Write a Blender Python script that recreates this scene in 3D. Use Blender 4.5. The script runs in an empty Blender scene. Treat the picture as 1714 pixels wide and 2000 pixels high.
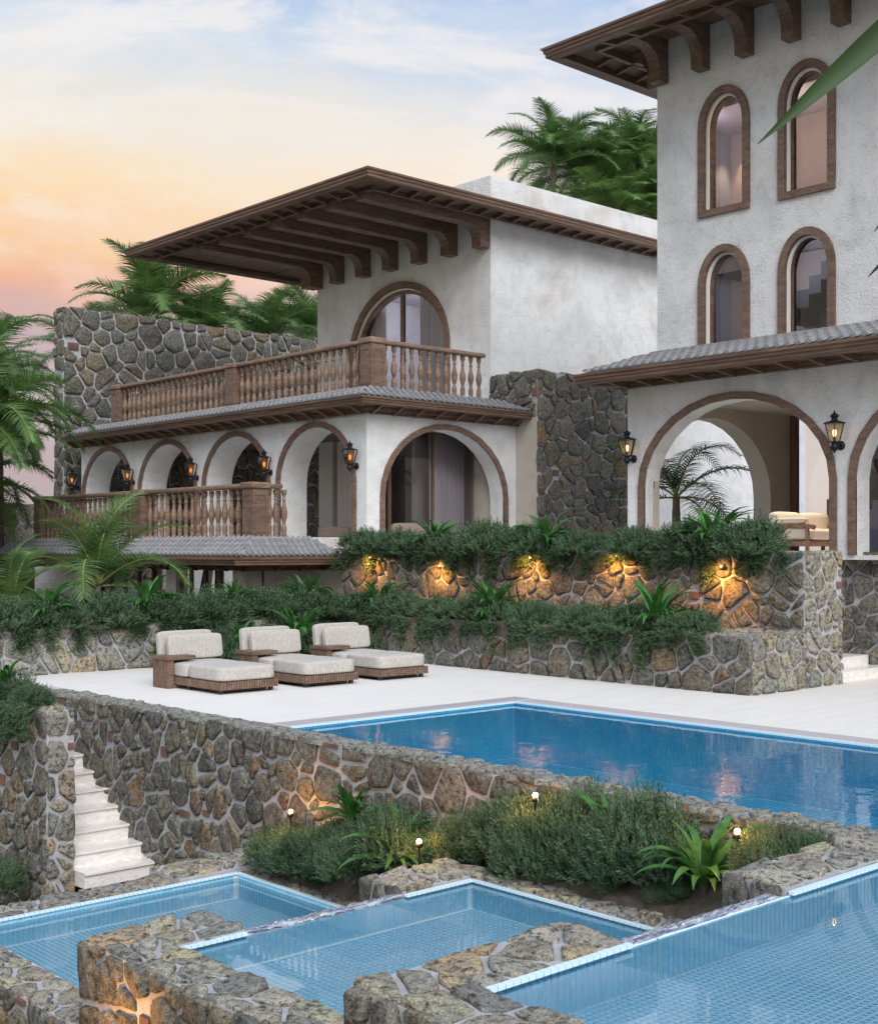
import bpy, bmesh, math, random
from mathutils import Vector, Matrix

scene = bpy.context.scene
COL = scene.collection
R = math.radians
PI = math.pi
rnd = random.Random(7)

# ------------------------------------------------------------------ camera
cam_d = bpy.data.cameras.new('camera')
cam = bpy.data.objects.new('camera', cam_d)
COL.objects.link(cam)
cam.location = (0, 0, 2.2)
cam.rotation_euler = (R(90), 0, R(47.68 - 90))
cam_d.sensor_fit = 'HORIZONTAL'
cam_d.sensor_width = 36
cam_d.lens = 36 * 2540 / 1714
cam_d.shift_y = 71 / 1714
cam_d.clip_start = 0.1
cam_d.clip_end = 3000
scene.camera = cam

# ------------------------------------------------------------------ world, sun, exposure
SUN_AZ, SUN_EL = -117.0, 40.0            # direction towards the sun, degrees
world = bpy.data.worlds.new('World')
scene.world = world
world.use_nodes = True


class NT:
    """small helper round a node tree"""
    def __init__(s, tree):
        s.t = tree
        s.n = tree.nodes
        s.l = tree.links

    def new(s, typ, **kw):
        n = s.n.new(typ)
        for k, v in kw.items():
            setattr(n, k, v)
        return n

    def set(s, sock, val):
        if isinstance(val, bpy.types.NodeSocket):
            s.l.new(val, sock)
        else:
            try:
                sock.default_value = val
            except Exception:
                sock.default_value = (*val, 1)

    def math(s, op, a, b=0.0, c=None, clamp=False):
        n = s.new('ShaderNodeMath', operation=op, use_clamp=clamp)
        s.set(n.inputs[0], a)
        s.set(n.inputs[1], b)
        if c is not None:
            s.set(n.inputs[2], c)
        return n.outputs[0]

    def vmath(s, op, a, b=None):
        n = s.new('ShaderNodeVectorMath', operation=op)
        s.set(n.inputs[0], a)
        if b is not None:
            s.set(n.inputs[1], b)
        return n

    def noise(s, vec, scale, detail=3.0, rough=0.55, dist=0.0):
        n = s.new('ShaderNodeTexNoise')
        s.set(n.inputs['Vector'], vec)
        n.inputs['Scale'].default_value = scale
        n.inputs['Detail'].default_value = detail
        n.inputs['Roughness'].default_value = rough
        n.inputs['Distortion'].default_value = dist
        return n.outputs['Fac']

    def ramp(s, fac, stops, interp='LINEAR'):
        n = s.new('ShaderNodeValToRGB')
        cr = n.color_ramp
        cr.interpolation = interp
        while len(cr.elements) > 1:
            cr.elements.remove(cr.elements[-1])
        cr.elements[0].position = stops[0][0]
        c = stops[0][1]
        cr.elements[0].color = (*c, 1) if not isinstance(c, float) else (c, c, c, 1)
        for p, c in stops[1:]:
            e = cr.elements.new(p)
            e.color = (*c, 1) if not isinstance(c, float) else (c, c, c, 1)
        s.set(n.inputs[0], fac)
        return n.outputs[0]

    def mix(s, fac, a, b, blend='MIX'):
        n = s.new('ShaderNodeMix', data_type='RGBA', blend_type=blend)
        s.set(n.inputs[0], fac)
        s.set(n.inputs[6], a if isinstance(a, bpy.types.NodeSocket) else (*a, 1))
        s.set(n.inputs[7], b if isinstance(b, bpy.types.NodeSocket) else (*b, 1))
        return n.outputs[2]

    def maprange(s, v, a, b, c=0.0, d=1.0):
        n = s.new('ShaderNodeMapRange')
        s.set(n.inputs[0], v)
        for i, x in enumerate((a, b, c, d)):
            n.inputs[1 + i].default_value = x
        return n.outputs[0]

    def mapping(s, vec, scale=(1, 1, 1), rot=(0, 0, 0), loc=(0, 0, 0)):
        n = s.new('ShaderNodeMapping')
        s.set(n.inputs[0], vec)
        n.inputs['Scale'].default_value = scale
        n.inputs['Rotation'].default_value = rot
        n.inputs['Location'].default_value = loc
        return n.outputs[0]


w = NT(world.node_tree)
w.n.clear()
tc = w.new('ShaderNodeTexCoord')
dirv = w.vmath('NORMALIZE', tc.outputs['Generated']).outputs[0]
sep = w.new('ShaderNodeSeparateXYZ')
w.l.new(dirv, sep.inputs[0])
el = sep.outputs[2]
glow_az = R(80)
hdir = w.vmath('NORMALIZE', w.vmath('MULTIPLY', dirv, (1, 1, 0)).outputs[0]).outputs[0]
dot = w.vmath('DOT_PRODUCT', hdir, (math.cos(glow_az), math.sin(glow_az), 0)).outputs[1]
warm = w.maprange(dot, 0.76, 0.985)
wob = w.noise(w.mapping(dirv, (2.0, 2.0, 9.0), rot=(0.25, -0.1, 0)), 1.6, 6, 0.6, 0.4)
el2 = w.math('ADD', el, w.math('MULTIPLY', w.math('SUBTRACT', wob, 0.5), 0.10))
warmc = w.ramp(el2, [(0.0, (0.42, 0.33, 0.36)), (0.165, (0.52, 0.38, 0.40)), (0.195, (0.82, 0.42, 0.28)),
                     (0.225, (0.92, 0.56, 0.27)), (0.27, (0.93, 0.70, 0.42)), (0.315, (0.86, 0.78, 0.65)),
                     (0.36, (0.66, 0.73, 0.80)), (0.40, (0.46, 0.60, 0.80)), (0.6, (0.40, 0.55, 0.80)), (1.0, (0.34, 0.50, 0.78))])
coolc = w.ramp(el2, [(0.0, (0.80, 0.68, 0.58)), (0.15, (0.86, 0.76, 0.66)), (0.235, (0.90, 0.84, 0.78)), (0.29, (0.86, 0.83, 0.81)),
                     (0.345, (0.56, 0.65, 0.80)), (0.40, (0.36, 0.51, 0.78)), (0.6, (0.40, 0.55, 0.80)), (1.0, (0.34, 0.50, 0.78))])
grad = w.mix(warm, coolc, warmc)
cl = w.noise(w.mapping(dirv, (3.0, 3.0, 9.0), rot=(0.3, 0.2, 0.4), loc=(2.3, 0.7, 0.1)), 1.5, 9, 0.62, 0.6)
clf = w.math('MULTIPLY', w.maprange(cl, 0.46, 0.60), w.maprange(el, 0.2, 0.42, 0.25, 0.85))
grad = w.mix(clf, grad, (0.90, 0.85, 0.82))
nish = w.new('ShaderNodeTexSky', sky_type='NISHITA', sun_disc=False)
nish.sun_elevation = R(SUN_EL)
nish.sun_rotation = R(90 - SUN_AZ)
bg1 = w.new('ShaderNodeBackground')
w.l.new(nish.outputs[0], bg1.inputs[0])
bg1.inputs[1].default_value = 0.05
bg2 = w.new('ShaderNodeBackground')
w.l.new(grad, bg2.inputs[0])
bg2.inputs[1].default_value = 0.82
mixs = w.new('ShaderNodeMixShader')
mixs.inputs[0].default_value = 0.92
w.l.new(bg1.outputs[0], mixs.inputs[1])
w.l.new(bg2.outputs[0], mixs.inputs[2])
wo = w.new('ShaderNodeOutputWorld')
w.l.new(mixs.outputs[0], wo.inputs[0])

sun_d = bpy.data.lights.new('sun', 'SUN')
sun_d.energy = 2.3
sun_d.angle = R(40)
sun_d.color = (1.0, 0.985, 0.96)
sun = bpy.data.objects.new('sun', sun_d)
COL.objects.link(sun)
sd = Vector((math.cos(R(SUN_AZ)) * math.cos(R(SUN_EL)), math.sin(R(SUN_AZ)) * math.cos(R(SUN_EL)), math.sin(R(SUN_EL))))
sun.rotation_euler = sd.to_track_quat('Z', 'Y').to_euler()

scene.view_settings.view_transform = 'Standard'
scene.view_settings.look = 'None'
scene.view_settings.exposure = 0.46
scene.view_settings.gamma = 1
scene.view_settings.use_curve_mapping = False
scene.render.engine = 'CYCLES'
scene.cycles.use_denoising = True
scene.cycles.max_bounces = 8
scene.cycles.transparent_max_bounces = 24
scene.cycles.sample_clamp_indirect = 4.0
scene.cycles.caustics_reflective = False
scene.cycles.caustics_refractive = False

# ------------------------------------------------------------------ materials
MATS = {}


def material(name):
    m = bpy.data.materials.new(name)
    m.use_nodes = True
    t = NT(m.node_tree)
    t.n.clear()
    out = t.new('ShaderNodeOutputMaterial')
    b = t.new('ShaderNodeBsdfPrincipled')
    t.l.new(b.outputs[0], out.inputs[0])
    t.pos = t.new('ShaderNodeNewGeometry').outputs['Position']
    t.rand = t.new('ShaderNodeObjectInfo').outputs['Random']
    t.b = b
    t.out = out
    MATS[name] = m
    return m, t


def bump(t, height, strength, dist, prev=None):
    n = t.new('ShaderNodeBump')
    n.inputs['Strength'].default_value = strength
    n.inputs['Distance'].default_value = dist
    t.set(n.inputs['Height'], height)
    if prev is not None:
        t.l.new(prev, n.inputs['Normal'])
    return n.outputs[0]


def simple(name, col, rough=0.6, metal=0.0, bscale=0, bstr=0.2, bdist=0.01, var=0.0, spec=0.5):
    m, t = material(name)
    c = col
    if var:
        nz = t.noise(t.pos, 2.5, 5, 0.6)
        c = t.mix(t.maprange(nz, 0.3, 0.7), tuple(x * (1 - var) for x in col), tuple(min(1, x * (1 + var)) for x in col))
        t.l.new(c, t.b.inputs['Base Color'])
    else:
        t.b.inputs['Base Color'].default_value = (*col, 1)
    t.b.inputs['Roughness'].default_value = rough
    t.b.inputs['Metallic'].default_value = metal
    t.b.inputs['Specular IOR Level'].default_value = spec
    if bscale:
        t.l.new(bump(t, t.noise(t.pos, bscale, 4, 0.6), bstr, bdist), t.b.inputs['Normal'])
    return m


def mk_stone(name, stops, sat=1.0):
    m, t = material(name)
    base = t.ramp(t.rand, stops)
    off = t.new('ShaderNodeCombineXYZ')
    t.set(off.inputs[0], t.math('MULTIPLY', t.rand, 37.0))
    t.set(off.inputs[1], t.math('MULTIPLY', t.rand, 91.0))
    p = t.vmath('ADD', t.pos, off.outputs[0]).outputs[0]
    n1 = t.noise(p, 3.2, 5, 0.65, 0.3)
    n2 = t.noise(p, 17, 6, 0.72)
    n3 = t.noise(p, 75, 3, 0.7)
    stain = t.mix(t.math('MULTIPLY', t.maprange(n1, 0.56, 0.70), 0.6), base, (0.22 * sat, 0.15, 0.08))
    c = t.mix(t.maprange(n1, 0.46, 0.32), stain, (0.25, 0.25, 0.22))
    c = t.mix(t.maprange(n2, 0.52, 0.36), c, (0.035, 0.034, 0.032))
    c = t.mix(t.math('MULTIPLY', t.maprange(n2, 0.55, 0.72), 0.7), c, (0.40, 0.36, 0.27))
    c = t.mix(t.math('MULTIPLY', t.maprange(n3, 0.52, 0.40), 0.55), c, (0.03, 0.03, 0.03))
    c = t.mix(t.math('MULTIPLY', t.maprange(n3, 0.60, 0.74), 0.5), c, (0.55, 0.53, 0.46))
    t.l.new(c, t.b.inputs['Base Color'])
    t.b.inputs['Roughness'].default_value = 0.88
    t.b.inputs['Specular IOR Level'].default_value = 0.3
    streak = t.noise(t.mapping(p, (6, 6, 22), rot=(0.5, 0.4, 0.3)), 1.0, 5, 0.65, 0.5)
    b1 = bump(t, streak, 0.6, 0.045)
    b2 = bump(t, n2, 0.8, 0.022, b1)
    b3 = bump(t, n3, 0.6, 0.010, b2)
    t.l.new(b3, t.b.inputs['Normal'])
    return m


STOPS = [(0.0, (0.095, 0.094, 0.086)), (0.2, (0.185, 0.175, 0.140)), (0.36, (0.135, 0.138, 0.124)), (0.52, (0.23, 0.215, 0.175)),
         (0.7, (0.150, 0.128, 0.098)), (0.84, (0.265, 0.225, 0.150)), (0.94, (0.25, 0.165, 0.09)), (1.0, (0.15, 0.145, 0.128))]
mk_stone('stone', STOPS)
mk_stone('stone_pale_lit', [(p, tuple(min(0.5, x * 1.9 + 0.035) for x in c)) for p, c in STOPS])  # paler copy of the stone; brighter light painted into the -Y wall faces
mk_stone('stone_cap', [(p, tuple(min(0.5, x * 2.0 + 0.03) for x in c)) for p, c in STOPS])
simple('brick', (0.17, 0.09, 0.068), 0.9, bscale=40, bstr=0.6, bdist=0.02, var=0.35)
m, t = material('mortar')
c = t.mix(t.maprange(t.noise(t.pos, 9, 6, 0.7), 0.3, 0.7), (0.33, 0.33, 0.355), (0.50, 0.50, 0.515))
t.l.new(c, t.b.inputs['Base Color'])
t.b.inputs['Roughness'].default_value = 0.95
t.l.new(bump(t, t.noise(t.pos, 45, 5, 0.7), 0.7, 0.02), t.b.inputs['Normal'])


def mk_stucco(name, col, dark, amt=1.0):
    m, t = material(name)
    big = t.noise(t.pos, 0.75, 6, 0.62, 0.2)
    mid = t.noise(t.pos, 2.6, 6, 0.7, 0.2)
    fine = t.noise(t.mapping(t.pos, (1, 1, 1.4)), 24, 4, 0.7, 0.35)
    grain = t.noise(t.pos, 85, 2, 0.6)
    c = t.mix(t.math('MULTIPLY', t.maprange(big, 0.50, 0.72), 0.50 * amt), col, dark)
    c = t.mix(t.math('MULTIPLY', t.maprange(mid, 0.52, 0.75), 0.26 * amt), c, dark)
    warmn = t.noise(t.mapping(t.pos, (1, 1, 1), loc=(5.3, 1.7, 0.4)), 0.42, 5, 0.6, 0.3)
    c = t.mix(t.math('MULTIPLY', t.maprange(warmn, 0.54, 0.70), 0.55 * amt), c, (0.52, 0.43, 0.34))
    runs = t.noise(t.mapping(t.pos, (5, 5, 0.35)), 1.0, 4, 0.6)
    c = t.mix(t.math('MULTIPLY', t.maprange(runs, 0.58, 0.78), 0.30 * amt), c, dark)
    patch = t.maprange(mid, 0.42, 0.60, 0.22, 1.0)
    pits = t.math('MULTIPLY', t.maprange(fine, 0.44, 0.34), patch)
    c = t.mix(t.math('MULTIPLY', pits, 0.5), c, (0.17, 0.165, 0.15))
    t.l.new(c, t.b.inputs['Base Color'])
    t.b.inputs['Roughness'].default_value = 0.92
    t.b.inputs['Specular IOR Level'].default_value = 0.25
    b1 = bump(t, t.math('MULTIPLY', fine, t.maprange(mid, 0.40, 0.62, 0.62, 1.0)), 1.0, 0.038)
    b2 = bump(t, grain, 0.4, 0.008, b1)
    t.l.new(b2, t.b.inputs['Normal'])
    return m


mk_stucco('stucco', (0.80, 0.805, 0.81), (0.50, 0.50, 0.49))
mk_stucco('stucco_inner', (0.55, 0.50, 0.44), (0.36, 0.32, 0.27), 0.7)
mk_stucco('stucco_smooth', (0.70, 0.68, 0.64), (0.55, 0.53, 0.49), 0.5)


def mk_wood(name, scale, c0=(0.09, 0.052, 0.036), c1=(0.225, 0.14, 0.098), rough=0.55):
    m, t = material(name)
    rr = t.new('ShaderNodeCombineXYZ')
    t.set(rr.inputs[0], t.math('MULTIPLY', t.rand, 11.0))
    p = t.vmath('ADD', t.pos, rr.outputs[0]).outputs[0]
    g = t.noise(t.mapping(p, scale), 1.0, 6, 0.62, 0.8)
    g2 = t.noise(t.mapping(p, tuple(s * 5 for s in scale)), 1.0, 3, 0.6)
    c = t.ramp(g, [(0.28, c0), (0.5, tuple((a + b) / 2 for a, b in zip(c0, c1))), (0.72, c1)])
    c = t.mix(t.math('MULTIPLY', t.maprange(g2, 0.55, 0.35), 0.5), c, tuple(x * 0.45 for x in c0))
    t.l.new(c, t.b.inputs['Base Color'])
    t.b.inputs['Roughness'].default_value = rough
    t.b.inputs['Specular IOR Level'].default_value = 0.35
    t.l.new(bump(t, g2, 0.35, 0.008), t.b.inputs['Normal'])
    return m


mk_wood('wood_x', (0.7, 9, 9))
mk_wood('wood_y', (9, 0.7, 9))
mk_wood('wood_z', (9, 9, 0.9))
mk_wood('wood_rail', (1.6, 1.6, 8), (0.16, 0.097, 0.067), (0.34, 0.225, 0.16))
mk_wood('wood_trim', (2.2, 2.2, 10), (0.115, 0.072, 0.053), (0.26, 0.17, 0.125))
mk_wood('wood_deck', (1.2, 8, 8), (0.115, 0.07, 0.048), (0.27, 0.175, 0.125), 0.65)
mk_wood('wood_pale', (1.5, 8, 8), (0.27, 0.155, 0.095), (0.46, 0.29, 0.19), 0.45)

m, t = material('roof_tile')
c = t.ramp(t.rand, [(0, (0.165, 0.17, 0.19)), (0.5, (0.20, 0.205, 0.225)), (1, (0.24, 0.235, 0.245))])
c = t.mix(t.maprange(t.noise(t.pos, 7, 5, 0.7), 0.35, 0.72), c, (0.29, 0.285, 0.285))
c = t.mix(t.math('MULTIPLY', t.maprange(t.noise(t.pos, 26, 5, 0.7), 0.5, 0.36), 0.6), c, (0.085, 0.085, 0.09))
t.l.new(c, t.b.inputs['Base Color'])
t.b.inputs['Roughness'].default_value = 0.72
t.l.new(bump(t, t.noise(t.pos, 40, 4, 0.6), 0.4, 0.008), t.b.inputs['Normal'])

m, t = material('travertine')
n1 = t.noise(t.mapping(t.pos, (0.7, 3.2, 3)), 1.5, 7, 0.65, 0.4)
n2 = t.noise(t.mapping(t.pos, (3, 12, 8)), 2.2, 4, 0.7)
c = t.mix(t.maprange(n1, 0.35, 0.7), (0.78, 0.75, 0.715), (0.71, 0.68, 0.645))
c = t.mix(t.math('MULTIPLY', t.maprange(n2, 0.38, 0.28), 0.35), c, (0.48, 0.42, 0.36))
t.l.new(c, t.b.inputs['Base Color'])
t.b.inputs['Roughness'].default_value = 0.62
t.l.new(bump(t, n2, 0.15, 0.004), t.b.inputs['Normal'])

m, t = material('marble')
n1 = t.noise(t.mapping(t.pos, (2, 2, 5), rot=(0.2, 0.5, 0.6)), 1.6, 8, 0.62, 1.4)
c = t.ramp(n1, [(0.36, (0.82, 0.79, 0.765)), (0.5, (0.76, 0.72, 0.69)), (0.54, (0.64, 0.60, 0.57)), (0.58, (0.79, 0.76, 0.73)), (0.8, (0.84, 0.82, 0.80))])
t.l.new(c, t.b.inputs['Base Color'])
t.b.inputs['Roughness'].default_value = 0.28
simple('grate', (0.58, 0.54, 0.55), 0.6, var=0.15)
simple('grate_slot', (0.38, 0.36, 0.38), 0.8)


def mk_tile(name, a, b):
    m, t = material(name)
    br = t.noise(t.pos, 21, 1, 0.5)
    c = t.mix(t.maprange(br, 0.3, 0.7), a, b)
    t.l.new(c, t.b.inputs['Base Color'])
    t.b.inputs['Roughness'].default_value = 0.15
    return m


mk_tile('pool_tile', (0.27, 0.64, 0.86), (0.38, 0.73, 0.92))
mk_tile('pool_tile_deep', (0.085, 0.60, 0.88), (0.13, 0.68, 0.93))
simple('grout', (0.86, 0.94, 0.97), 0.7)
simple('grout_deep', (0.30, 0.68, 0.88), 0.7)
simple('rim_tile', (0.66, 0.83, 0.91), 0.25)


def mk_water(name, tint, rough=0.0, bs=1.6, bd=0.0016):
    m, t = material(name)
    t.n.remove(t.b)
    tr = t.new('ShaderNodeBsdfTransparent')
    tr.inputs[0].default_value = (*tint, 1)
    gl = t.new('ShaderNodeBsdfGlossy')
    gl.inputs['Roughness'].default_value = rough
    gl.inputs[0].default_value = (1, 1, 1, 1)
    fr = t.new('ShaderNodeFresnel')
    fr.inputs[0].default_value = 1.33
    nb = bump(t, t.noise(t.pos, bs, 3, 0.5), 1.0, bd)
    t.l.new(nb, gl.inputs['Normal'])
    t.l.new(nb, fr.inputs['Normal'])
    mx = t.new('ShaderNodeMixShader')
    t.l.new(fr.outputs[0], mx.inputs[0])
    t.l.new(tr.outputs[0], mx.inputs[1])
    t.l.new(gl.outputs[0], mx.inputs[2])
    t.l.new(mx.outputs[0], t.out.inputs[0])
    return m


mk_water('water', (0.92, 0.98, 1.0), bs=2.2, bd=0.0006)
mk_water('water_deep', (0.84, 0.95, 1.0), bs=3.0, bd=0.004)

m, t = material('foam')
nz = t.noise(t.mapping(t.pos, (5, 60, 40)), 1.0, 5, 0.7, 1.0)
c = t.ramp(nz, [(0.40, (0.06, 0.09, 0.18)), (0.5, (0.38, 0.44, 0.56)), (0.62, (0.84, 0.86, 0.90))])
t.l.new(c, t.b.inputs['Base Color'])
t.b.inputs['Roughness'].default_value = 0.2
t.l.new(bump(t, nz, 1.0, 0.03), t.b.inputs['Normal'])


def mk_glass(name, tint, refl=1.0, body=None, amount=0.0):
    m, t = material(name)
    t.n.remove(t.b)
    tr = t.new('ShaderNodeBsdfTransparent')
    tr.inputs[0].default_value = (*tint, 1)
    gl = t.new('ShaderNodeBsdfGlossy')
    gl.inputs['Roughness'].default_value = 0.0
    fr = t.new('ShaderNodeFresnel')
    fr.inputs[0].default_value = 1.45
    mx = t.new('ShaderNodeMixShader')
    t.l.new(t.math('MULTIPLY', fr.outputs[0], refl), mx.inputs[0])
    src = tr.outputs[0]
    if body:
        tl = t.new('ShaderNodeBsdfTranslucent')
        tl.inputs[0].default_value = (*body, 1)
        m2 = t.new('ShaderNodeMixShader')
        m2.inputs[0].default_value = amount
        t.l.new(tr.outputs[0], m2.inputs[1])
        t.l.new(tl.outputs[0], m2.inputs[2])
        src = m2.outputs[0]
    t.l.new(src, mx.inputs[1])
    t.l.new(gl.outputs[0], mx.inputs[2])
    t.l.new(mx.outputs[0], t.out.inputs[0])
    return m


mk_glass('glass', (0.80, 0.80, 0.86), 1.3)
mk_glass('lantern_glass', (0.92, 0.84, 0.68), 1.0, (0.9, 0.75, 0.5), 0.18)
mk_glass('amber_glass', (0.85, 0.60, 0.32), 1.0, (0.9, 0.52, 0.22), 0.5)
simple('iron', (0.018, 0.02, 0.028), 0.42, 0.6)
simple('dark_void', (0.02, 0.018, 0.017), 0.9)
simple('room_wall', (0.40, 0.33, 0.30), 0.9, var=0.08)
simple('room_ceiling', (0.50, 0.47, 0.50), 0.9)
simple('room_blue', (0.30, 0.31, 0.38), 0.9)
simple('stair_dark', (0.045, 0.045, 0.055), 0.7)
simple('strip_white', (0.80, 0.78, 0.72), 0.6)
m, t = material('curtain')
t.b.inputs['Base Color'].default_value = (0.62, 0.59, 0.60, 1)
t.b.inputs['Roughness'].default_value = 0.9
simple('curtain_taupe', (0.72, 0.66, 0.64), 0.95)

m, t = material('linen')
wv = t.noise(t.mapping(t.pos, (60, 60, 14)), 1.0, 3, 0.7)
wv2 = t.noise(t.mapping(t.pos, (14, 14, 110)), 1.0, 3, 0.7)
c = t.mix(t.maprange(wv, 0.35, 0.65), (0.36, 0.335, 0.305), (0.54, 0.51, 0.475))
c = t.mix(t.math('MULTIPLY', t.maprange(wv2, 0.5, 0.7), 0.5), c, (0.62, 0.59, 0.55))
t.l.new(c, t.b.inputs['Base Color'])
t.b.inputs['Roughness'].default_value = 0.95
t.l.new(bump(t, t.math('ADD', wv, wv2), 0.35, 0.006), t.b.inputs['Normal'])
simple('cream_cushion', (0.80, 0.73, 0.65), 0.9, bscale=120, bstr=0.2, bdist=0.003)
simple('taupe_cushion', (0.25, 0.19, 0.155), 0.95, bscale=120, bstr=0.2, bdist=0.003)
simple('grey_cushion', (0.20, 0.20, 0.22), 0.95)


def mk_leaf(name, c0, c1, trans=0.25, rough=0.5, nscale=6.0, tip=None):
    m, t = material(name)
    c = t.mix(t.rand, c0, c1)
    nz = t.noise(t.pos, nscale, 3, 0.6)
    c = t.mix(t.maprange(nz, 0.35, 0.68), c, tuple(x * 1.5 for x in c1))
    c = t.mix(t.math('MULTIPLY', t.maprange(nz, 0.5, 0.3), 0.5), c, tuple(x * 0.5 for x in c0))
    t.l.new(c, t.b.inputs['Base Color'])
    t.b.inputs['Roughness'].default_value = rough
    t.b.inputs['Specular IOR Level'].default_value = 0.4
    tl = t.new('ShaderNodeBsdfTranslucent')
    t.l.new(c, tl.inputs[0])
    mx = t.new('ShaderNodeMixShader')
    mx.inputs[0].default_value = trans
    t.l.new(t.b.outputs[0], mx.inputs[1])
    t.l.new(tl.outputs[0], mx.inputs[2])
    t.l.new(mx.outputs[0], t.out.inputs[0])
    return m


mk_leaf('juniper', (0.040, 0.082, 0.040), (0.080, 0.135, 0.066), 0.22, 0.6, 5.0)
mk_leaf('palm_leaf', (0.042, 0.095, 0.030), (0.11, 0.20, 0.055), 0.38, 0.34, 1.8)
mk_leaf('palm_leaf_dark', (0.014, 0.034, 0.010), (0.026, 0.056, 0.015), 0.15, 0.6, 1.2)
mk_leaf('strap_leaf', (0.025, 0.095, 0.020), (0.055, 0.16, 0.035), 0.3, 0.38, 5.0)
simple('rachis', (0.20, 0.24, 0.07), 0.5)
simple('bark', (0.15, 0.115, 0.085), 0.9, bscale=14, bstr=0.8, bdist=0.04, var=0.4)
simple('twig', (0.09, 0.065, 0.045), 0.9)
m, t = material('soil')
c = t.mix(t.maprange(t.noise(t.pos, 5, 6, 0.7), 0.35, 0.65), (0.09, 0.072, 0.056), (0.22, 0.19, 0.155))
t.l.new(c, t.b.inputs['Base Color'])
t.b.inputs['Roughness'].default_value = 0.95
t.l.new(bump(t, t.noise(t.pos, 18, 6, 0.75), 1.0, 0.06), t.b.inputs['Normal'])
m, t = material('ground')
c = t.mix(t.maprange(t.noise(t.pos, 0.4, 8, 0.7), 0.35, 0.65), (0.035, 0.05, 0.02), (0.10, 0.09, 0.055))
t.l.new(c, t.b.inputs['Base Color'])
t.b.inputs['Roughness'].default_value = 0.95


def emission(name, col, s):
    m, t = material(name)
    t.b.inputs['Base Color'].default_value = (0.8, 0.6, 0.3, 1)
    t.b.inputs['Emission Color'].default_value = (*col, 1)
    t.b.inputs['Emission Strength'].default_value = s
    return m


emission('bulb_bright', (1.0, 0.55, 0.14), 30.0)
emission('bulb_soft', (1.0, 0.66, 0.32), 3.0)
emission('bulb_faint', (1.0, 0.58, 0.24), 1.2)


# ------------------------------------------------------------------ mesh helpers
class MB:
    def __init__(s):
        s.v = []
        s.f = []

    def add(s, verts, faces):
        o = len(s.v)
        s.v += [tuple(p) for p in verts]
        s.f += [tuple(i + o for i in f) for f in faces]
        return s

    def quad(s, a, b, c, d):
        return s.add([a, b, c, d], [(0, 1, 2, 3)])

    def box(s, x0, x1, y0, y1, z0, z1):
        v = [(x, y, z) for z in (z0, z1) for y in (y0, y1) for x in (x0, x1)]
        return s.add(v, [(0, 2, 3, 1), (4, 5, 7, 6), (0, 1, 5, 4), (2, 6, 7, 3), (0, 4, 6, 2), (1, 3, 7, 5)])

    def prism(s, poly, fn):
        """poly: list of 2d points; fn(u, w, k) -> 3d, k = 0 or 1 for the two ends"""
        n = len(poly)
        s.add([fn(u, q, 0) for u, q in poly] + [fn(u, q, 1) for u, q in poly],
              [tuple(range(n))[::-1], tuple(range(n, 2 * n))] + [(i, (i + 1) % n, n + (i + 1) % n, n + i) for i in range(n)])
        return s

    def lathe(s, prof, c=(0, 0, 0), n=12, ax='z'):
        v, f = [], []
        for r, h in prof:
            for k in range(n):
                a = 2 * PI * k / n
                p = (r * math.cos(a), r * math.sin(a), h)
                if ax == 'x':
                    p = (p[2], p[0], p[1])
                elif ax == 'y':
                    p = (p[0], p[2], p[1])
                v.append((c[0] + p[0], c[1] + p[1], c[2] + p[2]))
        m_ = len(prof)
        for i in range(m_ - 1):
            for k in range(n):
                f.append((i * n + k, i * n + (k + 1) % n, (i + 1) * n + (k + 1) % n, (i + 1) * n + k))
        f.append(tuple(range(n))[::-1])
        f.append(tuple((m_ - 1) * n + k for k in range(n)))
        return s.add(v, f)

    def tube(s, pts, rad, n=6):
        pts = [Vector(p) for p in pts]
        v, f = [], []
        for i, p in enumerate(pts):
            d = (pts[min(i + 1, len(pts) - 1)] - pts[max(i - 1, 0)]).normalized()
            u = d.cross(Vector((0, 0, 1)))
            if u.length < 0.05:
                u = d.cross(Vector((1, 0, 0)))
            u.normalize()
            q = d.cross(u)
            r = rad[i] if isinstance(rad, (list, tuple)) else rad
            for k in range(n):
                a = 2 * PI * k / n
                v.append(p + u * (r * math.cos(a)) + q * (r * math.sin(a)))
        for i in range(len(pts) - 1):
            for k in range(n):
                f.append((i * n + k, i * n + (k + 1) % n, (i + 1) * n + (k + 1) % n, (i + 1) * n + k))
        f.append(tuple(range(n))[::-1])
        f.append(tuple((len(pts) - 1) * n + k for k in range(n)))
        return s.add(v, f)

    def mesh(s, name, mat, smooth=False):
        me = bpy.data.meshes.new(name)
        me.from_pydata(s.v, [], s.f)
        if mat:
            me.materials.append(MATS[mat])
        if smooth:
            me.polygons.foreach_set('use_smooth', [True] * len(me.polygons))
        me.update()
        return me


def link(name, me, parent=None, loc=None, rot=None, scale=None):
    o = bpy.data.objects.new(name, me)
    COL.objects.link(o)
    if parent is not None:
        o.parent = parent
    if loc is not None:
        o.location = loc
    if rot is not None:
        o.rotation_euler = rot
    if scale is not None:
        o.scale = scale if isinstance(scale, (tuple, list)) else (scale,) * 3
    return o


def part(name, mb, mat, parent=None, smooth=False, kind=None):
    o = link(name, mb.mesh(name, mat, smooth), parent)
    if kind:
        o['kind'] = kind
    return o


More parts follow.
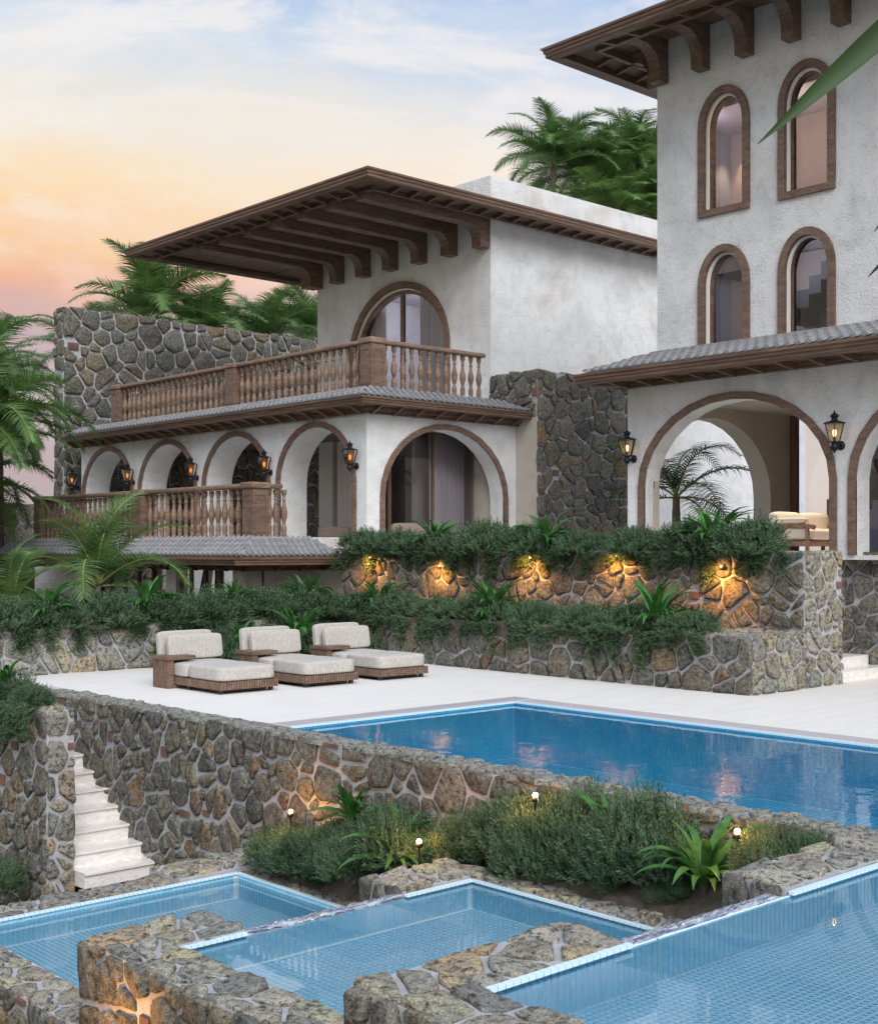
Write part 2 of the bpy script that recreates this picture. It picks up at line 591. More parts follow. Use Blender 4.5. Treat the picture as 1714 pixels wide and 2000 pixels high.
def bevelled(mb, name, mat, width, seg=2, smooth=True):
    me = mb.mesh(name, mat, smooth)
    bm = bmesh.new()
    bm.from_mesh(me)
    bmesh.ops.remove_doubles(bm, verts=bm.verts, dist=1e-5)
    bmesh.ops.recalc_face_normals(bm, faces=bm.faces)
    bmesh.ops.bevel(bm, geom=list(bm.edges), offset=width, segments=seg, profile=0.6, affect='EDGES', clamp_overlap=True)
    bm.to_mesh(me)
    bm.free()
    if smooth:
        me.polygons.foreach_set('use_smooth', [True] * len(me.polygons))
    return me


def thing(name, label, cat, group=None, loc=(0, 0, 0), rotz=0.0):
    o = bpy.data.objects.new(name, None)
    o.empty_display_size = 0.2
    COL.objects.link(o)
    o.location = loc
    o.rotation_euler = (0, 0, rotz)
    o['label'] = label
    o['category'] = cat
    if group:
        o['group'] = group
    return o


def structure(name, mb, mat, smooth=False):
    o = part(name, mb, mat, None, smooth)
    o['kind'] = 'structure'
    return o


ORD = ['first', 'second', 'third', 'fourth', 'fifth', 'sixth', 'seventh', 'eighth', 'ninth', 'tenth', 'eleventh', 'twelfth', 'thirteenth', 'fourteenth']


# ------------------------------------------------------------------ rubble stones laid on a wall face
def clip(poly, a, b, c):
    """keep the side a*u + b*v <= c"""
    out = []
    n = len(poly)
    for i in range(n):
        p, q = poly[i], poly[(i + 1) % n]
        dp, dq = a * p[0] + b * p[1] - c, a * q[0] + b * q[1] - c
        if dp <= 0:
            out.append(p)
        if (dp < 0 < dq) or (dq < 0 < dp):
            k = dp / (dp - dq)
            out.append((p[0] + (q[0] - p[0]) * k, p[1] + (q[1] - p[1]) * k))
    return out


def area(poly):
    return 0.5 * sum(poly[i][0] * poly[(i + 1) % len(poly)][1] - poly[(i + 1) % len(poly)][0] * poly[i][1] for i in range(len(poly)))


def rubble_cells(wd, ht, r0, r1, gap, seed, ragged, keep=None):
    rg = random.Random(seed)
    seeds = []
    cs = r1 * 2
    grid = {}
    tries = int(wd * ht / (r0 * r0) * 9)
    for k in range(tries):
        fr = k / tries
        hi = r1 if fr < 0.12 else (r0 + (r1 - r0) * 0.55 if fr < 0.45 else r0 * 1.15)
        r = rg.uniform(max(r0, hi * 0.72), hi)
        u, v = rg.uniform(0, wd), rg.uniform(0, ht)
        if keep and not keep(u, v):
            continue
        gi, gj = int(u / cs), int(v / cs)
        ok = True
        for a in (-1, 0, 1):
            for b in (-1, 0, 1):
                for (x, y, q) in grid.get((gi + a, gj + b), ()):
                    if (x - u) ** 2 + (y - v) ** 2 < ((r + q) * 0.74) ** 2:
                        ok = False
                        break
        if ok:
            seeds.append((u, v, r))
            grid.setdefault((gi, gj), []).append((u, v, r))
    cells = []
    for (u, v, r) in seeds:
        j = [rg.uniform(-ragged, ragged * 0.6) for _ in range(4)]
        poly = [(-j[0], -j[1]), (wd + j[2], -j[1]), (wd + j[2], ht + j[3]), (-j[0], ht + j[3])]
        far = r * 2.6
        poly = clip(poly, 1, 0, u + far)
        poly = clip(poly, -1, 0, -(u - far))
        poly = clip(poly, 0, 1, v + far)
        poly = clip(poly, 0, -1, -(v - far))
        gi, gj = int(u / cs), int(v / cs)
        for a in (-2, -1, 0, 1, 2):
            for b in (-2, -1, 0, 1, 2):
                for (x, y, q) in grid.get((gi + a, gj + b), ()):
                    dx, dy = x - u, y - v
                    d = math.hypot(dx, dy)
                    if d < 1e-6:
                        continue
                    dx, dy = dx / d, dy / d
                    tt = (d * d + r * r - q * q) / (2 * d) - gap * 0.5
                    poly = clip(poly, dx, dy, dx * u + dy * v + tt)
                    if len(poly) < 3:
                        break
        if len(poly) < 3 or area(poly) < r0 * r0 * 0.5:
            continue
        A_ = area(poly)
        if A_ > r0 * r0 * 4.5 and rg.random() < 0.30:
            cu = sum(p[0] for p in poly) / len(poly) + rg.uniform(-0.2, 0.2) * r
            cv = sum(p[1] for p in poly) / len(poly) + rg.uniform(-0.2, 0.2) * r
            a = rg.uniform(0, PI)
            ca, sa = math.cos(a), math.sin(a)
            c0 = ca * cu + sa * cv
            for q in (clip(poly, ca, sa, c0 - gap / 2), clip(poly, -ca, -sa, -(c0 + gap / 2))):
                if len(q) >= 3 and area(q) > r0 * r0 * 0.5:
                    cells.append(q)
            continue
        cells.append(poly)
    return cells


def round_poly(p, rg, jit):
    # drop short edges, cut the corners once or twice, shake
    q = []
    n = len(p)
    for i in range(n):
        a = p[i]
        b = p[(i + 1) % n]
        if math.hypot(a[0] - b[0], a[1] - b[1]) > 0.03:
            q.append(a)
    if len(q) < 3:
        q = p
    cut = rg.uniform(0.07, 0.17)
    out = []
    n = len(q)
    for i in range(n):
        a, b = q[i], q[(i + 1) % n]
        L = math.hypot(a[0] - b[0], a[1] - b[1])
        c = cut
        out.append((a[0] + (b[0] - a[0]) * c, a[1] + (b[1] - a[1]) * c))
        if L > 0.16:
            out.append(((a[0] + b[0]) / 2 + rg.uniform(-jit, jit), (a[1] + b[1]) / 2 + rg.uniform(-jit, jit)))
        out.append((b[0] + (a[0] - b[0]) * c, b[1] + (a[1] - b[1]) * c))
    return [(x + rg.uniform(-jit, jit) * 0.6, y + rg.uniform(-jit, jit) * 0.6) for x, y in out]


def stone_mb(poly, O, U, V, N, h, rg):
    n = len(poly)
    cu = sum(p[0] for p in poly) / n
    cv = sum(p[1] for p in poly) / n
    mb = MB()
    tilt = (rg.uniform(-0.18, 0.18), rg.uniform(-0.18, 0.18))

    def P(u, v, d):
        return O + U * u + V * v + N * d
    rings = []
    for k, (f, d) in enumerate(((1.0, -0.02), (0.975, h * 0.62), (0.90, h * 0.96), (0.5, h * 1.06))):
        ring = []
        for (x, y) in poly:
            jx = rg.uniform(-0.018, 0.018) if k >= 2 else 0
            u = cu + (x - cu) * (f + jx)
            v = cv + (y - cv) * (f + jx)
            dd = d
            if k >= 1:
                dd = d + ((x - cu) * tilt[0] + (y - cv) * tilt[1]) * (0.7 if k > 1 else 0.35) + rg.uniform(-0.16, 0.16) * h * (k > 0)
            ring.append(P(u, v, max(dd, 0.004) if k else dd))
        rings.append(ring)
    v = [p for r_ in rings for p in r_] + [P(cu, cv, h * rg.uniform(0.95, 1.15))]
    f = []
    for k in range(3):
        for i in range(n):
            f.append((k * n + i, k * n + (i + 1) % n, (k + 1) * n + (i + 1) % n, (k + 1) * n + i))
    for i in range(n):
        f.append((3 * n + i, 3 * n + (i + 1) % n, 4 * n))
    mb.add(v, f)
    return mb


def rubble(parent, O, U, V, N, wd, ht, r0=0.12, r1=0.24, gap=0.03, h=0.045, seed=1, mat='stone', ragged=0.0, keep=None, bricks=0.05, limit=290):
    O, U, V, N = Vector(O), Vector(U), Vector(V), Vector(N)
    rg = random.Random(seed * 13 + 5)
    cells = rubble_cells(wd, ht, r0, r1, gap, seed, ragged, keep)
    cells.sort(key=lambda p: -area(p))
    rest = MB()
    have = parent.get('_n', 0)
    for p in cells:
        a = area(p)
        if a < (r0 * 1.8) ** 2 and rg.random() < bricks * 4:
            us = [q[0] for q in p]
            vs = [q[1] for q in p]
            cu, cv = sum(us) / len(us), sum(vs) / len(vs)
            bu, bv = (max(us) - min(us)) * 0.36, (max(vs) - min(vs)) * 0.22
            q = [(cu - bu, cv - bv), (cu + bu, cv - bv), (cu + bu, cv + bv), (cu - bu, cv + bv)]
            mb = MB()
            D = rg.uniform(0.5, 0.9) * h
            v = [O + U * x + V * y + N * -0.02 for x, y in q] + [O + U * (cu + (x - cu) * 0.94) + V * (cv + (y - cv) * 0.9) + N * D for x, y in q]
            mb.add(v, [(4, 5, 6, 7)] + [(i, (i + 1) % 4, 4 + (i + 1) % 4, 4 + i) for i in range(4)])
            part('brick', mb, 'brick', parent)
            continue
        q = round_poly(p, rg, min(0.014, r0 * 0.09))
        mb = stone_mb(q, O, U, V, N, h * rg.uniform(0.75, 1.3), rg)
        have += 1
        if have <= limit:
            stone_obj = part('stone', mb, mat, parent, True)
            nn = len(q)
            stone_obj.data.polygons.foreach_set('use_smooth', [i >= 2 * nn for i in range(len(stone_obj.data.polygons))])
        else:
            rest.add(mb.v, mb.f)
    parent['_n'] = have
    if rest.v:
        part('small_stones', rest, mat, parent, True, 'stuff')


PX, PY, PZ = (1, 0, 0), (0, 1, 0), (0, 0, 1)
NX, NY = (-1, 0, 0), (0, -1, 0)


# ------------------------------------------------------------------ arches
def arch_curve(uc, a, zs, rise, zb, n=12):
    """outline of an arched opening from lower left over the top to lower right"""
    pts = [(uc - a, zb)]
    for k in range(n + 1):
        th = PI - PI * k / n
        pts.append((uc + a * math.cos(th), zs + rise * math.sin(th)))
    pts.append((uc + a, zb))
    return pts


def arch_wall(mb, F, u0, u1, z0, z1, ops, thick, n=12):
    """F(u, z, d) -> 3d point, d into the wall. ops: (uc, a, zs, rise, zb)"""
    ops = sorted(ops)
    for d in (0, thick):
        cur = u0
        for (uc, a, zs, rise, zb) in ops:
            mb.quad(F(cur, z0, d), F(uc - a, z0, d), F(uc - a, z1, d), F(cur, z1, d))
            if zb > z0:
                mb.quad(F(uc - a, z0, d), F(uc + a, z0, d), F(uc + a, zb, d), F(uc - a, zb, d))
            c = arch_curve(uc, a, zs, rise, zb, n)[1:-1]
            for p, q in zip(c, c[1:]):
                mb.quad(F(p[0], p[1], d), F(q[0], q[1], d), F(q[0], z1, d), F(p[0], z1, d))
            cur = uc + a
        mb.quad(F(cur, z0, d), F(u1, z0, d), F(u1, z1, d), F(cur, z1, d))
    for (uc, a, zs, rise, zb) in ops:
        c = arch_curve(uc, a, zs, rise, zb, n)
        for p, q in zip(c, c[1:]):
            mb.quad(F(p[0], p[1], 0), F(q[0], q[1], 0), F(q[0], q[1], thick), F(p[0], p[1], thick))
        if zb > z0:
            mb.quad(F(uc - a, zb, 0), F(uc + a, zb, 0), F(uc + a, zb, thick), F(uc - a, zb, thick))
    for u in (u0, u1):
        mb.quad(F(u, z0, 0), F(u, z0, thick), F(u, z1, thick), F(u, z1, 0))
    mb.quad(F(u0, z1, 0), F(u1, z1, 0), F(u1, z1, thick), F(u0, z1, thick))


def arch_trim(mb, F, op, wd, d0, d1, n=12, inner_off=0.0):
    """a band of width wd round the opening, from depth d0 (proud, negative) to d1"""
    uc, a, zs, rise, zb = op
    ci = arch_curve(uc, a - inner_off, zs, rise - inner_off, zb, n)
    co = arch_curve(uc, a - inner_off + wd, zs, rise - inner_off + wd, zb, n)
    m_ = len(ci)
    v = []
    for p, q in zip(ci, co):
        v += [F(p[0], p[1], d0), F(q[0], q[1], d0), F(q[0], q[1], d1), F(p[0], p[1], d1)]
    f = []
    for i in range(m_ - 1):
        for k in range(4):
            f.append((i * 4 + k, i * 4 + (k + 1) % 4, (i + 1) * 4 + (k + 1) % 4, (i + 1) * 4 + k))
    f.append((0, 1, 2, 3))
    f.append(((m_ - 1) * 4, (m_ - 1) * 4 + 3, (m_ - 1) * 4 + 2, (m_ - 1) * 4 + 1))
    mb.add(v, f)


def arch_fill(mb, F, op, d, n=12):
    c = arch_curve(*op, n)
    mb.add([F(p[0], p[1], d) for p in c], [tuple(range(len(c)))])


def FX(X):          # facade facing -X ; u = Y
    return lambda u, z, d: (X + d, u, z)


def FY(Y):          # facade facing -Y ; u = X
    return lambda u, z, d: (u, Y + d, z)


# ================================================================== SETTING: ground, terraces
g = MB()
g.quad((-1500, -1500, -3.2), (1500, -1500, -3.2), (1500, 1500, -3.2), (-1500, 1500, -3.2))
structure('ground', g, 'ground')
g = MB()
g.box(5.0, 9.4, 19.95, 21.5, -3.1, -0.004)
g.box(9.4, 17.96, 13.5, 21.5, -3.1, 0)
g.box(13.8, 30, -6, 13.5, -3.1, 0)
structure('terrace', g, 'travertine')
g = MB()
g.box(18.8, 60, 12.6, 60, -3, 2.08)
g.box(21.1, 60, -8, 12.6, -3, 2.08)
structure('upper_terrace', g, 'travertine')
g = MB()
g.box(4, 18.8, 21.9, 60, -3.1, 0.6)
structure('garden_ground', g, 'soil')


# ================================================================== rubble walls and planters
def W(name, label, cat='wall', group=None):
    return thing(name, label, cat, group)


# retaining wall of the upper pool
t1 = W('retaining_wall', 'long grey rubble stone wall holding the upper swimming pool above the stairs and shrubs')
b = MB()
b.box(9.0, 9.4, 1.0, 19.95, -3.0, -0.025)
part('wall_core', b, 'mortar', t1)
rubble(t1, (9.0, 5.1, -2.5), PY, PZ, NX, 13.9, 2.5, 0.115, 0.28, 0.05, 0.038, 3, ragged=0.03, bricks=0.03,
       keep=lambda u, v: not (u < 3.2 and v < 1.5))
rubble(t1, (8.97, 1.2, -0.025), PX, PY, PZ, 0.43, 17.8, 0.11, 0.19, 0.025, 0.03, 4, 'stone_cap', ragged=0.03, bricks=0)

# stair side wall (left)
t2 = W('stair_wall', 'rubble wall left of the white stairs with shrubs hanging over its top')
b = MB()
b.box(7.55, 7.93, 15.8, 21.0, -3.0, 0.10)
part('wall_core', b, 'mortar', t2)
rubble(t2, (7.55, 15.8, -2.9), PY, PZ, NX, 3.0, 3.0, 0.12, 0.25, 0.046, 0.038, 5, ragged=0.02)
rubble(t2, (7.55, 15.8, -2.9), PX, PZ, NY, 0.38, 3.0, 0.11, 0.24, 0.05, 0.038, 6, 'stone_pale_lit', ragged=0.02, bricks=0.04)
rubble(t2, (7.55, 15.8, 0.10), PX, PY, PZ, 0.38, 3.0, 0.12, 0.18, 0.03, 0.03, 7, 'stone_cap', ragged=0.02)

# pale wall behind the sunbeds
t3 = W('garden_wall', 'pale rubble garden wall running behind the terrace at the far left')
b = MB()
b.box(5.0, 17.9, 21.36, 21.9, -3.0, 0.78)
part('wall_core', b, 'mortar', t3)
rubble(t3, (8.0, 21.36, 0.0), PX, PZ, NY, 8.4, 0.78, 0.16, 0.32, 0.044, 0.055, 8, 'stone_pale_lit', ragged=0.03, bricks=0)
rubble(t3, (8.0, 21.36, 0.78), PX, PY, PZ, 8.4, 0.5, 0.16, 0.24, 0.04, 0.03, 9, 'stone_cap', ragged=0.03, bricks=0)

# lower planter
t4 = W('lower_planter', 'low rubble planter wall beside the terrace under the lower row of shrubs', 'planter')
b = MB()
b.box(16.5, 17.93, 11.2, 21.3, -0.2, 0.86)
part('wall_core', b, 'mortar', t4)
part('planting_soil', MB().box(16.66, 17.92, 12.7, 21.2, 0.7, 0.885), 'soil', t4)
rubble(t4, (16.5, 11.2, 0), PY, PZ, NX, 10.0, 0.87, 0.15, 0.30, 0.044, 0.055, 10, ragged=0.02, bricks=0.01)
rubble(t4, (16.5, 11.2, 0), PX, PZ, NY, 1.43, 0.87, 0.13, 0.27, 0.044, 0.05, 11, 'stone_pale_lit', ragged=0.02, bricks=0)
rubble(t4, (16.5, 11.2, 0.86), PX, PY, PZ, 1.4, 1.6, 0.15, 0.26, 0.04, 0.03, 12, 'stone_cap', ragged=0.02, bricks=0)

# upper planter with the pier
t5 = W('upper_planter', 'tall rubble planter wall with warm lights under the upper row of shrubs', 'planter')
b = MB()
b.box(17.96, 19.05, 11.22, 22.9, -0.2, 2.12)
part('wall_core', b, 'mortar', t5)
part('planting_soil', MB().box(18.08, 18.95, 12.35, 22.8, 2.0, 2.15), 'soil', t5)
rubble(t5, (17.96, 11.22, 0.75), PY, PZ, NX, 11.68, 1.40, 0.13, 0.30, 0.044, 0.055, 14, ragged=0.03, bricks=0.01)
rubble(t5, (17.96, 11.22, 0), PX, PZ, NY, 1.09, 2.15, 0.11, 0.25, 0.05, 0.04, 15, 'stone_pale_lit', ragged=0.03, bricks=0.03)
rubble(t5, (17.96, 11.22, 2.12), PX, PY, PZ, 1.09, 1.2, 0.14, 0.24, 0.04, 0.03, 16, 'stone_cap', ragged=0.02, bricks=0)

# wall right of the terrace steps
t6 = W('step_wall', 'dark rubble wall behind the two white steps at the right edge')
b = MB()
b.box(20.9, 21.5, 3.0, 12.6, -0.2, 2.10)
part('wall_core', b, 'mortar', t6)
rubble(t6, (20.9, 9.6, 0.05), PY, PZ, NX, 3.0, 2.1, 0.13, 0.28, 0.044, 0.05, 17, ragged=0.02, bricks=0.01)
st = thing('terrace_steps', 'two white stone steps between the stone pier and the dark wall', 'steps')
b = MB()
b.box(19.1, 24.0, 11.35, 12.6, -0.1, 0.17)
part('step', b, 'marble', st)
b = MB()
b.box(19.1, 20.86, 11.75, 12.62, -0.1, 0.34)
part('step', b, 'marble', st)

# tall wall far left
t7 = W('boundary_wall', 'tall grey rubble wall rising left of the balconies in front of palms')
b = MB()
b.box(19.2, 31.0, 39.0, 39.6, 0, 9.95)
part('wall_core', b, 'mortar', t7)
rubble(t7, (19.2, 39.0, 2.5), PX, PZ, NY, 11.0, 7.5, 0.22, 0.46, 0.066, 0.08, 18, ragged=0.04, bricks=0.006)
rubble(t7, (19.2, 39.0, 2.5), PY, PZ, NX, 0.6, 7.5, 0.2, 0.34, 0.07, 0.055, 19, ragged=0.04)

# stone block beside the upper storey
t8 = W('stone_block', 'grey rubble block between the plastered main house and the tower')
b = MB()
b.box(24.62, 29.0, 23.29, 24.9, 0, 6.82)
part('wall_core', b, 'mortar', t8)
rubble(t8, (24.62, 23.29, 5.6), PY, PZ, NX, 1.66, 1.25, 0.17, 0.34, 0.048, 0.07, 20, ragged=0.04)
rubble(t8, (24.62, 23.29, 2.1), PX, PZ, NY, 4.4, 4.75, 0.16, 0.36, 0.048, 0.07, 21, ragged=0.04, bricks=0.012)
rubble(t8, (24.62, 23.29, 6.82), PX, PY, PZ, 4.4, 1.6, 0.2, 0.34, 0.05, 0.04, 22, 'stone_cap', ragged=0.03, bricks=0)
b = MB()
b.box(24.57, 24.66, 23.26, 24.0, 2.0, 5.62)
part('plaster_panel', b, 'stucco_inner', t8)  # plaster in the darker inner tone, painting in the shade below the eave

# low pale wall left of the lower balcony
t9 = W('side_wall', 'pale rubble wall left of the lower balcony below the big palms')
b = MB()
b.box(9.0, 17.3, 37.0, 37.5, 0, 3.5)
part('wall_core', b, 'mortar', t9)
rubble(t9, (13.5, 37.0, 1.2), PX, PZ, NY, 3.8, 2.35, 0.18, 0.36, 0.07, 0.055, 23, 'stone_pale_lit', ragged=0.03)

# ================================================================== white stairs
st = thing('staircase', 'white marble staircase climbing between two rubble walls at the lower left', 'stairs')
z = -2.21
y = 15.50
for k in range(12):
    b = MB()
    b.box(7.93, 9.0, y + 0.015, y + 0.6, z, z + 0.17)
    part('riser', b, 'marble', st)
    b = MB()
    b.box(7.93, 9.0, y - 0.015, y + 0.36, z + 0.17, z + 0.2)
    part('tread', b, 'marble', st)
    z += 0.2
    y += 0.345


# ================================================================== pools
def water_sheet(x0, x1, y0, y1, z, mat):
    b = MB()
    b.quad((x0, y0, z), (x1, y0, z), (x1, y1, z), (x0, y1, z))
    o = structure('water', b, mat)
    return o


def tile_floor(parent, x0, x1, y0, y1, z, p, mat, singles, near=None, gapf=0.2):
    """mosaic floor: raised tiles on a grout bed; the nearest are parts of their own"""
    nx, ny = int((x1 - x0) / p), int((y1 - y0) / p)
    g_ = p * gapf / 2
    cells = [(x0 + i * p, y0 + j * p) for i in range(nx) for j in range(ny)]
    cells.sort(key=lambda c_: (c_[0] - near[0]) ** 2 + (c_[1] - near[1]) ** 2 if near else 0)
    if singles:
        me = MB().box(g_, p - g_, g_, p - g_, 0, 0.004).mesh('tile', mat)
        for c_ in cells[:singles]:
            link('tile', me, parent, (c_[0], c_[1], z))
    b = MB()
    for (x, y) in cells[singles:]:
        b.quad((x + g_, y + g_, z + 0.004), (x + p - g_, y + g_, z + 0.004), (x + p - g_, y + p - g_, z + 0.004), (x + g_, y + p - g_, z + 0.004))
    part('floor_tiles', b, mat, parent, kind='stuff')


def tile_band(parent, F, u0, u1, z0, z1, p, mat, rows=1):
    """tall tiles on a pool wall; F(u, z, d) with d towards the water"""
    b = MB()
    n = int((u1 - u0) / p)
    hh = (z1 - z0) / rows
    for i in range(n):
        for r_ in range(rows):
            a, c_ = u0 + i * p + p * 0.06, u0 + (i + 1) * p - p * 0.06
            q0, q1 = z0 + r_ * hh + 0.006, z0 + (r_ + 1) * hh - 0.006
            b.quad(F(a, q0, 0.004), F(c_, q0, 0.004), F(c_, q1, 0.004), F(a, q1, 0.004))
    part('wall_tiles', b, mat, parent, kind='stuff')


def pool_rim(parent, pts, z, wd=0.020):
    """row of small pale rim tiles along a line of points"""
    for (a, c_) in pts:
        a, c_ = Vector((*a, z)), Vector((*c_, z))
        L = (c_ - a).length
        d = (c_ - a).normalized()
        nrm = Vector((-d.y, d.x, 0))
        b = MB()
        n = max(1, int(L / 0.055))
        s_ = L / n
        for i in range(n):
            p = a + d * (i * s_ + s_ * 0.06)
            q = a + d * ((i + 1) * s_ - s_ * 0.06)
            vs = [p - nrm * wd, q - nrm * wd, q + nrm * wd, p + nrm * wd]
            up = Vector((0, 0, 0.012))
            b.add([v_ - up for v_ in vs] + [v_ + up for v_ in vs], [(4, 5, 6, 7), (0, 1, 5, 4), (1, 2, 6, 5), (2, 3, 7, 6), (3, 0, 4, 7)])
        part('rim_tiles', b, 'rim_tile', parent, kind='stuff')


def basin(parent, x0, x1, y0, y1, zf, zt, mat, tilep, walls='lrnf', grout='grout', rows=1):
    b = MB()
    b.quad((x0, y0, zf), (x1, y0, zf), (x1, y1, zf), (x0, y1, zf))
    part('pool_floor', b, grout, parent)
    b = MB()
    x0, x1, y0, y1 = x0 + 0.004, x1 - 0.004, y0 + 0.004, y1 - 0.004
    b.quad((x0, y1, zf), (x1, y1, zf), (x1, y1, zt), (x0, y1, zt))
    b.quad((x1, y0, zf), (x1, y1, zf), (x1, y1, zt), (x1, y0, zt))
    b.quad((x0, y0, zf), (x0, y1, zf), (x0, y1, zt), (x0, y0, zt))
    b.quad((x0, y0, zf), (x1, y0, zf), (x1, y0, zt), (x0, y0, zt))
    part('pool_wall', b, grout, parent)
    tile_band(parent, lambda u, z, d: (u, y1 - d, z), x0, x1, zf, zt, tilep, mat, rows)
    tile_band(parent, lambda u, z, d: (x1 - d, u, z), y0, y1, zf, zt, tilep, mat, rows)


# --- upper swimming pool
sp = thing('swimming_pool', 'large blue tiled swimming pool set in the white terrace above the rubble wall', 'pool')
basin(sp, 9.41, 13.36, 2.0, 13.06, -0.80, -0.015, 'pool_tile_deep', 0.06, grout='grout_deep')
tile_floor(sp, 9.41, 13.36, 2.0, 13.06, -0.80, 0.10, 'pool_tile_deep', 0)
pool_rim(sp, [((9.41, 13.06), (13.36, 13.06)), ((13.36, 13.06), (13.36, 2.0))], -0.006, 0.03)
b = MB()
b.box(9.41, 13.80, 13.09, 13.50, -0.2, 0.004)
b.box(13.39, 13.80, -2, 13.09, -0.2, 0.004)
part('overflow_channel', b, 'grate', sp)
b = MB()
for k in range(110):
    b.box(9.45 + k * 0.0395, 9.47 + k * 0.0395, 13.13, 13.46, 0.004, 0.007)
for k in range(290):
    b.box(13.43, 13.76, 1.6 + k * 0.0395, 1.62 + k * 0.0395, 0.004, 0.007)
part('grate_slots', b, 'grate_slot', sp, kind='stuff')
water_sheet(9.41, 13.36, 2.0, 13.06, -0.04, 'water_deep')

# --- three stepped pools
def coping(parent, x0, x1, y0, y1, zt, zb, seed, body=True, r0=0.12, r1=0.25, cap=True):
    if body:
        b_ = MB()
        b_.box(x0, x1, y0, y1, zb, zt - 0.03)
        part('wall_core', b_, 'mortar', parent)
    rubble(parent, (x0, y0, zt - 0.03), PX, PY, PZ, x1 - x0, y1 - y0, r0, r1, 0.038, 0.026, seed, 'stone_cap', ragged=0.006, bricks=0.0)


def weir(parent, x0, x1, y0, y1, z, zdrop):
    b_ = MB()
    n = 40
    rg = random.Random(int(x0 * 100))
    v = []
    for i in range(n + 1):
        x = x0 + (x1 - x0) * i / n
        for k, (yy, zz) in enumerate(((y0, -0.012), (y0 + (y1 - y0) * 0.35, 0.018), (y0 + (y1 - y0) * 0.7, 0.012), (y1, -0.02), (y1 + 0.05, zdrop))):
            v.append((x, yy + rg.uniform(-0.012, 0.012), z + zz + rg.uniform(-0.008, 0.012)))
    f = [(i * 5 + k, (i + 1) * 5 + k, (i + 1) * 5 + k + 1, i * 5 + k + 1) for i in range(n) for k in range(4)]
    b_.add(v, f)
    part('spillway', b_, 'foam', parent, True)


# lowest pool
pa = thing('plunge_pool', 'lowest of the three blue tiled pools, at the foot of the white stairs', 'pool', 'stepped plunge pools')
basin(pa, 5.15, 8.28, 9.05, 12.52, -1.78, -1.515, 'pool_tile', 0.055)
tile_floor(pa, 5.15, 8.28, 9.05, 12.52, -1.78, 0.06, 'pool_tile', 0)
coping(pa, 4.72, 5.15, 8.8, 13.05, -1.5, -3.1, 31)
coping(pa, 5.15, 7.55, 12.52, 13.05, -1.5, -3.1, 32)
coping(pa, 7.55, 8.95, 12.54, 13.2, -1.42, -3.1, 33)
coping(pa, 8.28, 8.56, 8.8, 12.5, -1.5, -3.1, 34, r0=0.1, r1=0.16)
rubble(pa, (4.72, 8.8, -3.1), PY, PZ, NX, 4.2, 1.57, 0.11, 0.22, 0.04, 0.04, 35, ragged=0.02)
pool_rim(pa, [((5.17, 12.5), (8.28, 12.5)), ((8.28, 12.5), (8.28, 9.05))], -1.50)
water_sheet(5.15, 8.28, 9.03, 12.52, -1.56, 'water')

# middle pool
pb = thing('plunge_pool', 'middle one of the three blue tiled pools, with a warm light on its outer wall', 'pool', 'stepped plunge pools')
basin(pb, 5.05, 8.07, 5.22, 8.44, -1.03, -0.80, 'pool_tile', 0.055)
tile_floor(pb, 5.05, 8.07, 5.22, 8.44, -1.03, 0.06, 'pool_tile', 0)
coping(pb, 4.60, 5.05, 4.9, 9.03, -0.72, -3.1, 41)
coping(pb, 5.05, 5.66, 8.44, 9.03, -0.72, -3.1, 42)
coping(pb, 7.28, 8.30, 8.46, 9.03, -0.72, -3.1, 43)
coping(pb, 8.07, 8.36, 5.2, 8.46, -0.73, -3.1, 44, r0=0.1, r1=0.16)
b = MB()
b.box(5.66, 7.28, 8.44, 8.56, -3.1, -0.80)
part('spillway_wall', b, 'mortar', pb)
weir(pb, 5.66, 7.28, 8.44, 8.54, -0.785, -0.75)
rubble(pb, (4.60, 4.9, -3.1), PY, PZ, NX, 4.13, 2.36, 0.12, 0.24, 0.042, 0.045, 45, ragged=0.02)
rubble(pb, (7.28, 8.46, -1.5), PY, PZ, NX, 0.57, 0.77, 0.1, 0.2, 0.03, 0.03, 46)
pool_rim(pb, [((5.05, 8.42), (5.66, 8.42)), ((7.28, 8.42), (8.07, 8.42)), ((8.07, 8.42), (8.07, 5.22))], -0.775)
water_sheet(5.05, 8.07, 5.2, 8.44, -0.80, 'water')

# highest pool
pc = thing('plunge_pool', 'highest of the three blue tiled pools, filling the lower right corner', 'pool', 'stepped plunge pools')
basin(pc, 4.58, 8.95, 0.4, 4.71, -0.31, -0.05, 'pool_tile', 0.05)
tile_floor(pc, 4.58, 8.95, 0.4, 4.71, -0.31, 0.05, 'pool_tile', 290, near=(5.2, 2.6))
coping(pc, 4.12, 4.58, 1.0, 5.20, 0.0, -3.1, 51)
coping(pc, 4.58, 5.73, 4.71, 5.20, 0.0, -3.1, 52)
coping(pc, 7.35, 9.0, 4.73, 5.22, 0.02, -3.1, 53)
b = MB()
b.box(5.73, 7.35, 4.71, 4.85, -3.1, -0.065)
part('spillway_wall', b, 'mortar', pc)
weir(pc, 5.73, 7.22, 4.71, 4.83, -0.05, -0.6)
rubble(pc, (4.12, 1.0, -2.4), PY, PZ, NX, 4.2, 2.38, 0.12, 0.24, 0.042, 0.045, 54, ragged=0.02)
rubble(pc, (7.35, 4.76, -0.5), PY, PZ, NX, 0.46, 0.5, 0.1, 0.2, 0.03, 0.03, 55)
pool_rim(pc, [((4.6, 4.69), (5.73, 4.69)), ((7.35, 4.69), (8.95, 4.69))], -0.035)
water_sheet(4.58, 8.95, 0.4, 4.71, -0.06, 'water')

# planting bed between the pools and the retaining wall
b = MB()
ys = [5.2 + i * 0.28 for i in range(28)]
xs = [-1, 0.0, 0.2, 0.4, 0.6, 0.8, 1.0]
rg = random.Random(3)


